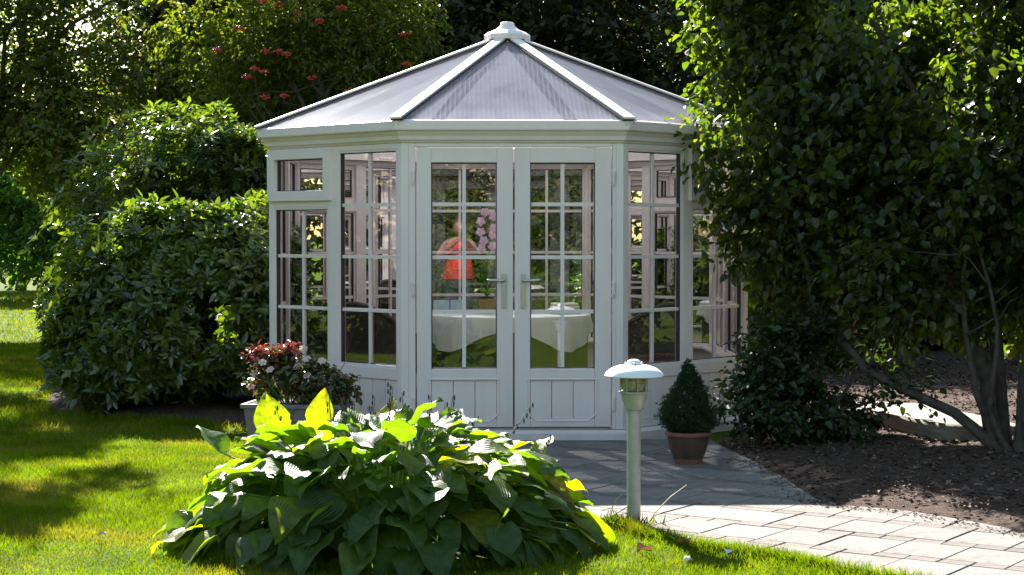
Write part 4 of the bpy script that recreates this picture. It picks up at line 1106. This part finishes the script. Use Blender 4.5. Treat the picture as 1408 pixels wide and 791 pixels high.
# rowan with berries
ro = thing('rowan_tree', 'rowan tree with red berry clusters behind the left slope of the roof', 'tree', (-2.35, 23.2, 0))
lob = [((-.2, 0, 3.3), (1.25, 1.1, 1.2)), ((-.9, .1, 4.0), (1.1, 1.0, 1.1)), ((.6, 0, 3.9), (.8, .9, 1.0)), ((-.1, .1, 4.9), (1.3, 1.1, 1.0)), ((-.9, -.2, 2.5), (.9, .8, .8)), ((.1, -.1, 2.3), (.8, .7, .7))]
lob = [(tuple(1.12 * q for q in c), tuple(1.12 * q for q in r)) for c, r in lob]
crown_obj(ro, twig_crown(lob, 4200, 9, .080, .034, .26, 71, .3, -.35, 2.4, .35, False), M['rowan'])
woody(ro, 'trunk', lob, (0, 0, 0), .11, M['bark2'], 72, subs=6)
rd = random.Random(77)
for (px, py) in ((340, 107), (366, 72), (384, 72), (395, 76), (365, 100), (366, 134), (392, 132), (462, 135), (558, 89), (385, 8), (362, 3), (482, 126), (440, 30), (330, 40), (410, 20), (555, 48), (352, 96), (470, 12), (430, 108), (300, 70)):
    d = 21.9 + rd.uniform(-.2, .3); c = Vector(at(px, py, d)) - Vector((-2.35, 23.2, 0)); mb = MB()
    for k in range(26):
        a = rd.uniform(0, 6.28); q = math.sqrt(rd.random()) * .06; mb.ball((c.x + q * math.cos(a), c.y + q * math.sin(a), c.z + rd.uniform(-.045, .05) * (1.1 - q / .06)), rd.uniform(.010, .014), 6, 4)
    mb.build('berry_cluster', M['berry'], ro, True)

# copper-tinged tree overhanging the left lawn
co = thing('copper_tree', 'tall open tree with coppery green leaves overhanging the left lawn', 'tree', (-8.0, 18.2, 0))
lob = [((2.5, 1.5, 5.2), (.8, 1.2, .55)), ((1.8, 4.3, 5.2), (1.0, 1.5, .65)), ((3.1, -1.2, 5.1), (.9, .9, .55)), ((3.6, -2.1, 5.0), (.75, .65, .45)), ((.6, .4, 5.6), (1.5, 1.5, .8)), ((1.9, -1.2, 5.7), (1.2, 1.2, .6)), ((2.6, 3.0, 5.3), (.7, .9, .5)), ((1.2, -3.2, 5.2), (1.2, 1.2, .6))]
crown_obj(co, twig_crown(lob, 5200, 7, .09, .058, .30, 81, .1, .22, 4.2, .25, False), M['copper'])
woody(co, 'trunk', lob, (0, 0, 0), .17, M['bark2'], 82, subs=7)

# open tree at the back left, sky between its leaves
ot = thing('open_tree', 'tall brown-tinged tree with sky showing through, behind the bright shrub', 'tree', (-8.9, 27.0, 0))
lob = [((2.4, 0, 3.2), (1.5, 1.2, 1.2)), ((1.0, .1, 3.9), (1.5, 1.3, 1.3)), ((3.4, .1, 4.4), (1.4, 1.2, 1.2)), ((2.0, .2, 5.8), (1.9, 1.5, 1.2)), ((4.2, .2, 5.6), (1.3, 1.2, 1.1)), ((4.3, .1, 3.4), (1.0, .9, .9)), ((3.0, 0, 2.3), (1.2, 1.0, .9))]
crown_obj(ot, twig_crown(lob, 6800, 7, .10, .062, .36, 85, .2, -.5, 1.9, .25, False), M['copper'])
woody(ot, 'trunk', lob, (0, 0, 0), .15, M['bark2'], 86, subs=7)

# the near tree on the right
nt = thing('multi_stem_tree', 'spreading multi-stemmed leafy tree right of the summerhouse, hiding its corner', 'tree', (3.25, 11.7, 0))
lob = [((.15, 1.0, 3.1), (1.7, 1.2, 1.5)), ((-.75, 1.25, 3.2), (1.05, .75, 1.25)), ((-1.15, 1.3, 2.35), (.72, .55, .80)), ((.9, .3, 2.6), (1.4, 1.2, 1.5)), ((-.3, .9, 1.9), (1.05, .75, .75)),
       ((.1, .4, 4.2), (2.0, 1.5, 1.0)), ((-1.45, 1.4, 3.7), (.65, .6, .75)), ((-.75, 1.0, 1.30), (.75, .5, .45)), ((1.5, .9, 1.7), (1.0, .9, .8)), ((.5, 1.2, 1.65), (.9, .6, .55)), ((-1.65, 1.3, 3.05), (.45, .45, .5)), ((.45, -.15, 1.75), (.9, .4, .6)), ((-.35, .35, 1.15), (.7, .4, .45)), ((1.2, -.2, 1.3), (.7, .45, .6)), ((-1.3, 1.25, 1.5), (.5, .35, .55)), ((.7, .6, .95), (.8, .5, .4))]
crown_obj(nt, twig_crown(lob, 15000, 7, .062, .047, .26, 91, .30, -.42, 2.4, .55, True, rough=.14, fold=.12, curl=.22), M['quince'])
def near_wood():
    rd = random.Random(95)
    stems = [((.10, .0, 0), (.35, .25, .55), (.15, .3, 1.2), (.45, .6, 2.1), (.3, .7, 3.4)), ((-.05, .05, 0), (-.12, .15, .5), (-.30, .35, 1.1), (-.15, .6, 1.9), (-.7, 1.1, 3.0)),
             ((.0, -.05, .02), (-.35, .1, .30), (-.85, .35, .55), (-1.15, .7, .95), (-1.3, 1.1, 1.9)), ((.16, .05, 0), (.42, .1, .7), (.75, .2, 1.5), (1.0, .3, 2.6)),
             ((-.02, .1, 0), (.02, .3, .6), (.0, .55, 1.3), (-.1, .9, 2.2), (.1, 1.1, 3.3)), ((.05, -.08, .0), (.10, -.05, .7), (.30, .05, 1.35), (.1, .3, 2.2)),
             ((-.08, -.02, 0), (-.22, .0, .45), (-.30, .1, 1.0), (-.22, .2, 1.7)), ((.0, -.1, 0), (-.16, -.1, .35), (-.10, -.05, .9), (-.25, .1, 1.6)), ((.12, -.1, 0), (.05, -.15, .5), (.2, -.1, 1.1), (.12, 0, 1.9))]
    for k, s in enumerate(stems):
        mb = MB(); r0 = [.095, .065, .045, .075, .06, .05, .032, .026, .034][k]; pts = []
        for i in range(len(s) - 1):
            a, b = Vector(s[i]), Vector(s[i + 1])
            for t in (0, .33, .66): pts.append(a.lerp(b, t) + Vector((rd.uniform(-1, 1), rd.uniform(-1, 1), 0)) * .018 * (i + t > 0))
        pts.append(Vector(s[-1])); n = len(pts)
        mb.tube(pts, [r0 * (1.5 if i == 0 else 1) * (1 - .75 * i / n) * rd.uniform(.92, 1.08) for i in range(n)], 9)
        for _ in range(5):
            i = rd.randint(n // 2, n - 1); e = pts[i] + Vector((rd.gauss(0, .6), rd.gauss(.2, .4), rd.uniform(-.1, .7))); e.x = max(e.x, -.9)
            mb.tube(wobble(pts[i], e, 5, .07, rd), [r0 * .28 * (1 - .8 * q / 4) for q in range(5)], 5)
        mb.build('stem', M['bark'], nt, True)
near_wood()

# dark undergrowth between the conifer and the tree
ug = thing('shade_shrub', 'low dark shrub in the shade between the conifer and the tree', 'shrub', (2.05, 12.15, 0.0))
lob = [((-.15, 0, .34), (.52, .42, .36)), ((.4, .1, .32), (.45, .4, .34)), ((-.1, .2, .62), (.42, .35, .34)), ((.45, .35, .75), (.42, .35, .38))]
crown_obj(ug, twig_crown(lob, 1200, 6, .052, .034, .17, 101, .3, -.5, 4.5, .25, True, clip=flr), M['shade_shrub'], 'foliage')
woody(ug, 'stems', lob, (0, 0, 0.03), .02, M['bark'], 102, subs=4)

# sunlit laurel behind the right side of the summerhouse (seen through its windows)
rl = thing('sunlit_shrub', 'sunlit shrub behind the right side of the summerhouse, seen through its windows', 'shrub', (2.1, 18.6, 0))
lob = [((0, 0, .8), (1.2, .8, .85)), ((1.1, .2, 1.0), (1.0, .9, 1.0)), ((-.9, .1, .65), (.8, .7, .7))]
crown_obj(rl, twig_crown(lob, 1900, 6, .095, .055, .26, 111, .4, -.6, 2.4, .25, True, clip=flr), M['bright'], 'foliage')
woody(rl, 'stems', lob, (0, 0, 0), .04, M['bark'], 112, subs=4)
r2 = thing('sunlit_shrub', 'low sunlit shrub behind the summerhouse on its door side axis', 'shrub', (-.4, 21.5, 0))
r2['label'] = 'low sunlit shrub on the lawn straight behind the summerhouse'
lob = [((0, 0, .55), (1.3, .7, .6)), ((-1.2, .2, .5), (.8, .7, .5)), ((1.1, .3, .6), (.9, .7, .65))]
crown_obj(r2, twig_crown(lob, 1500, 6, .10, .06, .26, 113, .4, -.6, 2.4, .25, True, clip=flr), M['bright'], 'foliage')
woody(r2, 'stems', lob, (0, 0, 0), .04, M['bark'], 114, subs=4)

bs = thing('background_shrub', 'leafy shrub in the screen planting behind the summerhouse and tree', 'shrub', group='shrubs of the rear screen planting')
lob = [((0, 0, 1.0), (1.2, .9, 1.05)), ((-.8, .1, .8), (.9, .8, .85)), ((.8, 0, .85), (.9, .8, .9)), ((.1, .1, 1.7), (.9, .8, .75))]
crown_obj(bs, twig_crown(lob, 2300, 6, .11, .065, .28, 117, .4, -.6, 2.0, .25, False, clip=flr), M['laurel'], 'foliage')
woody(bs, 'stems', lob, (0, 0, 0), .05, M['bark'], 118, subs=4)
for q, (x, y, s_, rz) in enumerate(((4.6, 22.3, 1.0, .3), (6.8, 22.8, 1.1, 1.4), (8.9, 21.5, 1.2, 2.4), (3.1, 24.0, 1.05, 3.0), (.9, 24.6, 1.0, 4.0), (-1.1, 24.9, .9, 5.0), (10.8, 19.0, 1.3, .9), (6.2, 17.2, .55, .2))):
    o = bs if q == 0 else copy_tree(bs)
    o.location = (x, y, 0); o.scale = (s_, s_, s_); o.rotation_euler = (0, 0, rz)

# dark trees at the back: two templates, copied
def template(name, lob, seed, n_tw, k, LL, LW, tw, mat, gap, rad, bark):
    t = thing(name, '', 'tree')
    crown_obj(t, twig_crown(lob, n_tw, k, LL, LW, tw, seed, .3, gap, 1.3, .3, False), mat)
    woody(t, 'trunk', lob, (0, 0, 0), rad, bark, seed + 1, subs=5)
    return t
lobA = [((0, 0, 2.4), (2.2, 2.0, 1.9)), ((-1.3, .2, 3.9), (1.9, 1.8, 1.7)), ((1.3, 0, 3.8), (1.9, 1.8, 1.8)), ((0, .3, 5.5), (2.2, 2.0, 1.7)), ((.3, -.2, 7.0), (1.6, 1.6, 1.4))]
lobB = [((0, 0, 2.0), (2.0, 1.8, 1.7)), ((.9, .1, 3.6), (2.0, 1.9, 1.7)), ((-1.1, .2, 4.6), (2.0, 1.8, 1.7)), ((.4, 0, 6.0), (2.0, 1.9, 1.6)), ((-1.5, 0, 2.6), (1.5, 1.5, 1.4))]
tA = template('dark_tree', lobA, 121, 5200, 8, .15, .085, .5, M['dark'], -.75, .22, M['bark2'])
tB = template('dark_tree', lobB, 131, 4600, 8, .13, .085, .5, M['dark'], -.55, .2, M['bark2'])
spots = [  # template, x, y, scale, rot, label
    (tA, 0.6, 27.5, 1.0, 0.3, 'tall dark tree directly behind the roof finial'),
    (tB, 4.4, 26.0, 1.0, 1.3, 'tall dark tree behind the right slope of the roof'),
    (tB, -3.0, 29.5, 1.15, 2.6, 'tall dark tree behind the rowan'),
    (tA, 8.2, 24.0, 1.0, 4.2, 'tall dark tree behind the multi-stemmed tree'),
    (tA, 5.0, 33.0, 1.2, 5.0, None), (tB, 1.2, 35.0, 1.25, .9, None), (tA, -1.8, 36.0, 1.25, 2.1, None), (tB, 9.5, 31.0, 1.2, 3.3, None),
    (tB, -5.2, 31.5, 1.0, 3.9, 'tall dark tree behind the laurel'),
    (tA, -13.0, 47.5, .55, 1.0, None), (tB, -9.2, 48.5, .85, 2.0, None), (tA, -5.4, 45.0, 1.2, 5.5, None), (tB, -16.5, 46.0, .6, .4, None), (tA, 12.5, 27.0, 1.1, 2.2, None),
    (tB, 6.6, 19.4, .55, 0.8, 'smaller dark tree behind the multi-stemmed tree, above the pale rock'),
]
used = set()
for t, x, y, s, rz, lab in spots:
    o = t if t.name not in used else copy_tree(t)
    used.add(t.name)
    o.location = (x, y, 0); o.scale = (s, s, s * random.Random(x).uniform(.95, 1.1)); o.rotation_euler = (0, 0, rz)
    if lab: o['label'] = lab; o.pop('group', None) if 'group' in o else None
    else: o['label'] = 'far dark tree in the belt of woodland beyond the lawn'; o['group'] = 'dark trees of the far woodland belt'

# trees behind the viewpoint: the doors mirror them
lobC = [((0, 0, 2.2), (2.3, 1.6, 2.0)), ((-1.6, 0, 3.4), (2.0, 1.6, 1.7)), ((1.6, .2, 3.3), (2.0, 1.6, 1.8)), ((0, .2, 4.9), (2.2, 1.8, 1.5))]
tC = template('garden_tree', lobC, 141, 3600, 6, .17, .11, .5, M['mirror_tree'], -.7, .2, M['bark2'])
first = True
for x, y, s, rz in ((-1.5, -19, 1.0, .2), (3.0, -21, 1.1, 1.7), (-6.0, -20, 1.1, 2.9), (7.5, -19, 1.0, 4.0), (-10.5, -17, 1.0, 5.1), (12, -17, 1.1, .9), (-13, 3, 1.1, .4), (-14.5, 9, 1.1, 1.9), (-14, 15, 1.2, 3.0), (-15, 21, 1.1, 4.4), (12, 5, 1.1, .7), (13.5, 11, 1.2, 2.5)):
    o = tC if first else copy_tree(tC); first = False
    o.location = (x, y, 0); o.scale = (s, s, s); o.rotation_euler = (0, 0, rz)
    o['label'] = 'broadleaf garden tree mirrored in the summerhouse glass'; o['group'] = 'garden trees mirrored in the summerhouse glass'

def hedge(label, p0, p1, h, seed):
    p0, p1 = Vector(p0), Vector(p1); n = int((p1 - p0).length / 1.7) + 1; d = (p1 - p0) / (n - 1)
    t = thing('hedge', label, 'hedge', (p0.x, p0.y, 0))
    lob = [((d.x * k, d.y * k, h * (.5 + .06 * math.sin(k * 1.9 + seed))), (1.3, 1.3, h * .52)) for k in range(n)]
    crown_obj(t, twig_crown(lob, 430 * n, 6, .16, .10, .4, seed, .6, -.9, 1.6, .25, False, clip=flr), M['mirror_tree'], 'foliage')
    rd = random.Random(seed)
    for k in range(n):
        mb = MB(); mb.tube(wobble((d.x * k, d.y * k, 0), (d.x * k + .2, d.y * k, h * .7), 4, .05, rd), [.06, .05, .04, .02], 6); mb.build('stem', M['bark'], t, True)
hedge('tall hedge mirrored in the left windows of the summerhouse', (-12.5, -8), (-12.5, 27), 3.0, 151)
hedge('tall hedge mirrored in the right windows of the summerhouse', (10.5, -8), (10.5, 15), 3.0, 152)
hedge('tall hedge under the trees mirrored in the doors', (-11, -16.5), (10, -16.5), 2.4, 153)

# ================================================================= SMALL THINGS
def rock():
    rg = np.random.default_rng(6); mb = MB(); nx, ny = 12, 9
    bm = bmesh.new(); bmesh.ops.create_cube(bm, size=1); bmesh.ops.subdivide_edges(bm, edges=bm.edges, cuts=5, use_grid_fill=True)
    co_ = np.array([v.co[:] for v in bm.verts]); no = vnoise(co_, 4.5, 3, 3) * .05
    for v, q in zip(bm.verts, no):
        c = v.co; l = max(abs(c.x), abs(c.y)); s = 1 - .12 * (abs(c.x * c.y) * 4)
        v.co = Vector((c.x * s * (1 + q), c.y * s * (1 + q), c.z * (1 + q * .6)))
    me = bpy.data.meshes.new('rock'); bm.to_mesh(me); bm.free(); me.materials.append(M['rock'])
    for p in me.polygons: p.use_smooth = True
    o = link('flat_rock', me, None, (3.02, 13.05, .09)); o.scale = (.80, 1.9, .17); o.rotation_euler = (0, R(3), .25)
    tag(o, 'flat pale sunlit rock behind the slanting tree stem', 'rock')
rock()

def stalks():
    t = thing('dry_grass_tuft', 'tuft of long grass with pale bent stalks at the foot of the lamp', 'grass tuft', (lx, ly, 0))
    rd = random.Random(15)
    for a, b in (((900, 708), (945, 668)), ((842, 700), (856, 681)), ((842, 712), (880, 694))):
        p = Vector(at(*a, 9.0)) - Vector((lx, ly, 0)); q = Vector(at(*b, 8.95)) - Vector((lx, ly, 0)); r0 = Vector((p.x * .7, p.y - .02, 0.01))
        mb = MB(); mb.tube([r0, p, p.lerp(q, .5) + Vector((0, 0, .012)), q], [.003, .003, .0025, .0015], 5); mb.build('stalk', M['straw'], t, True)
    rg = np.random.default_rng(16); n = 260
    P = np.stack([rg.normal(-.08, .09, n), rg.normal(-.05, .04, n), np.zeros(n)], 1); D = np.stack([rg.normal(0, .5, n), rg.normal(0, .5, n), np.ones(n)], 1)
    V, F = leaves(P, D, rg.normal(size=(n, 3)), rg.uniform(.04, .10, n), np.full(n, .0035), .1, .3)
    link('blades', mesh_np('blades', V, [F], M['grass']), t)
stalks()

def small_leaf(px, py, size, rz, label, name='fallen_leaf', mat='dead_leaf', cat='leaf', z=.035):
    x, y = gp(px, py); rd = random.Random(px); mb = MB(); vs_ = []; n = 5
    for i in range(n):
        u = i / (n - 1); w = [.05, .34, .40, .26, .02][i]
        for v in (-1, 0, 1): vs_.append(((u - .5) * size, v * w * size, size * (.25 * abs(v) + .15 * math.sin(u * 5) + rd.uniform(-.04, .04))))
    mb.add(vs_, [(i * 3 + j, (i + 1) * 3 + j, (i + 1) * 3 + j + 1, i * 3 + j + 1) for i in range(n - 1) for j in (0, 1)])
    o = mb.build(name, M[mat], None, True, (x, y, z)); o.rotation_euler = (R(12), R(-8), rz); tag(o, label, cat)
small_leaf(887, 769, .085, .6, 'curled brown fallen leaf on the grass below the lamp', z=.03)
small_leaf(941, 758, .07, 2.2, 'dark fallen leaf lying in the shadow line of the lamp post')
small_leaf(1004, 775, .075, 1.1, 'pale fallen leaf at the top edge of the lamp shade shadow', mat='napkin')
small_leaf(137, 748, .05, 2.9, 'small pale fallen leaf alone on the sunlit left lawn', mat='napkin')
def daisy(px, py):
    x, y = gp(px, py); t = thing('clover_flower', 'white clover flower in the grass between lamp and hosta', 'flower', (x, y, 0))
    mb = MB(); mb.tube([(0, 0, 0), (.003, 0, .035)], .0015, 5); mb.build('stem', M['petiole'], t)
    mb = MB()
    for k in range(30):
        a, b = k * 2.4, k / 30; r = .012 * math.sqrt(1 - (b - .3) ** 2); mb.ball((r * math.cos(a), r * math.sin(a), .036 + .013 * b), .004, 5, 4)
    mb.build('head', M['white_petal'], t, True)
daisy(946, 783)

# ================================================================= THE PERSON MIRRORED IN THE LEFT DOOR
def person():
    p = thing('person', 'person in a red sleeveless top taking a picture, mirrored in the left door', 'person', (-0.17, -0.42, 0))
    def skin(name, verts, edges, radii, mat, root=0, sub=2):
        me = bpy.data.meshes.new(name); me.from_pydata(verts, edges, []); me.materials.append(mat)
        o = link(name, me, p); o.modifiers.new('skin', 'SKIN'); 
        if not me.skin_vertices: bpy.context.view_layer.update()
        sv = me.skin_vertices[0].data
        for i, r in enumerate(radii): sv[i].radius = r if isinstance(r, tuple) else (r, r); sv[i].use_root = (i == root)
        s = o.modifiers.new('sub', 'SUBSURF'); s.levels = sub; s.render_levels = sub
        return o
    v = [(0, 0, .92), (0, 0, 1.08), (0, 0, 1.25), (0, .01, 1.38), (0, .02, 1.45),                 # pelvis, waist, chest, neck base, neck
         (.10, 0, .86), (.11, .02, .48), (.11, -.02, .08), (.115, .12, .035),
         (-.10, 0, .86), (-.11, .01, .48), (-.11, -.03, .08), (-.115, .11, .035),
         (.17, .0, 1.36), (.30, .12, 1.17), (.12, .32, 1.36), (.08, .36, 1.40),
         (-.17, .0, 1.36), (-.30, .12, 1.17), (-.06, .32, 1.36), (-.02, .36, 1.40)]
    e = [(0, 1), (1, 2), (2, 3), (3, 4), (0, 5), (5, 6), (6, 7), (7, 8), (0, 9), (9, 10), (10, 11), (11, 12), (3, 13), (13, 14), (14, 15), (15, 16), (3, 17), (17, 18), (18, 19), (19, 20)]
    r = [(.15, .11), (.13, .10), (.15, .11), (.07, .07), .05, .085, .055, .04, .035, .085, .055, .04, .035, .055, .04, .03, .026, .055, .04, .03, .026]
    skin('body', v, e, r, M['skin'])
    mb = MB(); mb.ball((0, .04, 1.57), .1, 16, 12, (.78, .95, 1.18)); mb.ball((0, .14, 1.56), .016, 8, 6, (.8, 1, 1.4)); mb.ball((.078, .04, 1.57), .02, 8, 6, (.5, .8, 1.3)); mb.ball((-.078, .04, 1.57), .02, 8, 6, (.5, .8, 1.3))
    mb.build('head', M['skin'], p, True)
    mb = MB(); mb.ball((0, .02, 1.60), .108, 16, 10, (.84, .92, 1.1)); h = mb.build('hair', M['hair'], p, True)
    for vv in h.data.vertices:
        if vv.co.y > .07 and vv.co.z < 1.63: vv.co.y = .06
    def loft(name, rings, mat):
        mb = MB(); vs_, fs_ = [], []; n = 24
        for (z, rx_, ry_) in rings:
            for k in range(n): a = 2 * math.pi * k / n; q = 1 + .03 * math.sin(a * 7); vs_.append((rx_ * q * math.cos(a), ry_ * q * math.sin(a), z))
        for i in range(len(rings) - 1):
            for k in range(n): k2 = (k + 1) % n; fs_.append((i * n + k, i * n + k2, (i + 1) * n + k2, (i + 1) * n + k))
        mb.add(vs_, fs_); mb.build(name, mat, p, True)
    loft('red_top', [(.84, .225, .17), (.95, .205, .155), (1.08, .185, .14), (1.22, .19, .145), (1.33, .185, .13), (1.40, .12, .10), (1.415, .09, .085)], M['red'])
    loft('trousers_waist', [(.72, .215, .16), (.86, .215, .16), (.93, .195, .145)], M['dark_fabric'])
    for sx in (-1, 1):
        mb = MB(); mb.tube([(sx * .105, .0, .82), (sx * .112, .015, .48), (sx * .113, -.02, .09)], [.105, .085, .075], 14); mb.build('trouser_leg', M['dark_fabric'], p, True)
        mb = MB(); mb.ball((sx * .115, .05, .035), .05, 12, 8, (.9, 2.4, .7)); mb.build('shoe', M['black'], p, True)
        # hands: palm and fingers round the camera
        mb = MB(); hx = .085 if sx > 0 else -.025
        mb.ball((hx, .355, 1.40), .032, 10, 8, (.7, .9, 1.3))
        for k in range(4):
            z0 = 1.375 + .017 * k; mb.tube([(hx, .36, z0), (hx - sx * .006, .385, z0 + .003), (hx - sx * .022, .392, z0 + .004)], [.009, .0085, .007], 7)
        mb.tube([(hx, .345, 1.385), (hx - sx * .02, .335, 1.40), (hx - sx * .034, .335, 1.415)], [.010, .009, .008], 7)
        mb.build('hand', M['skin'], p, True)
    cm = MB(); cm.box(-.028, .088, .34, .368, 1.37, 1.445); cm.tube([(.03, .368, 1.405), (.03, .40, 1.405)], .028, 16)
    o = cm.build('camera_body', M['black'], None, False, (-0.17, -0.42, 0), bevel=.003)
    tag(o, 'small black camera held up by the person in red', 'camera')
person()
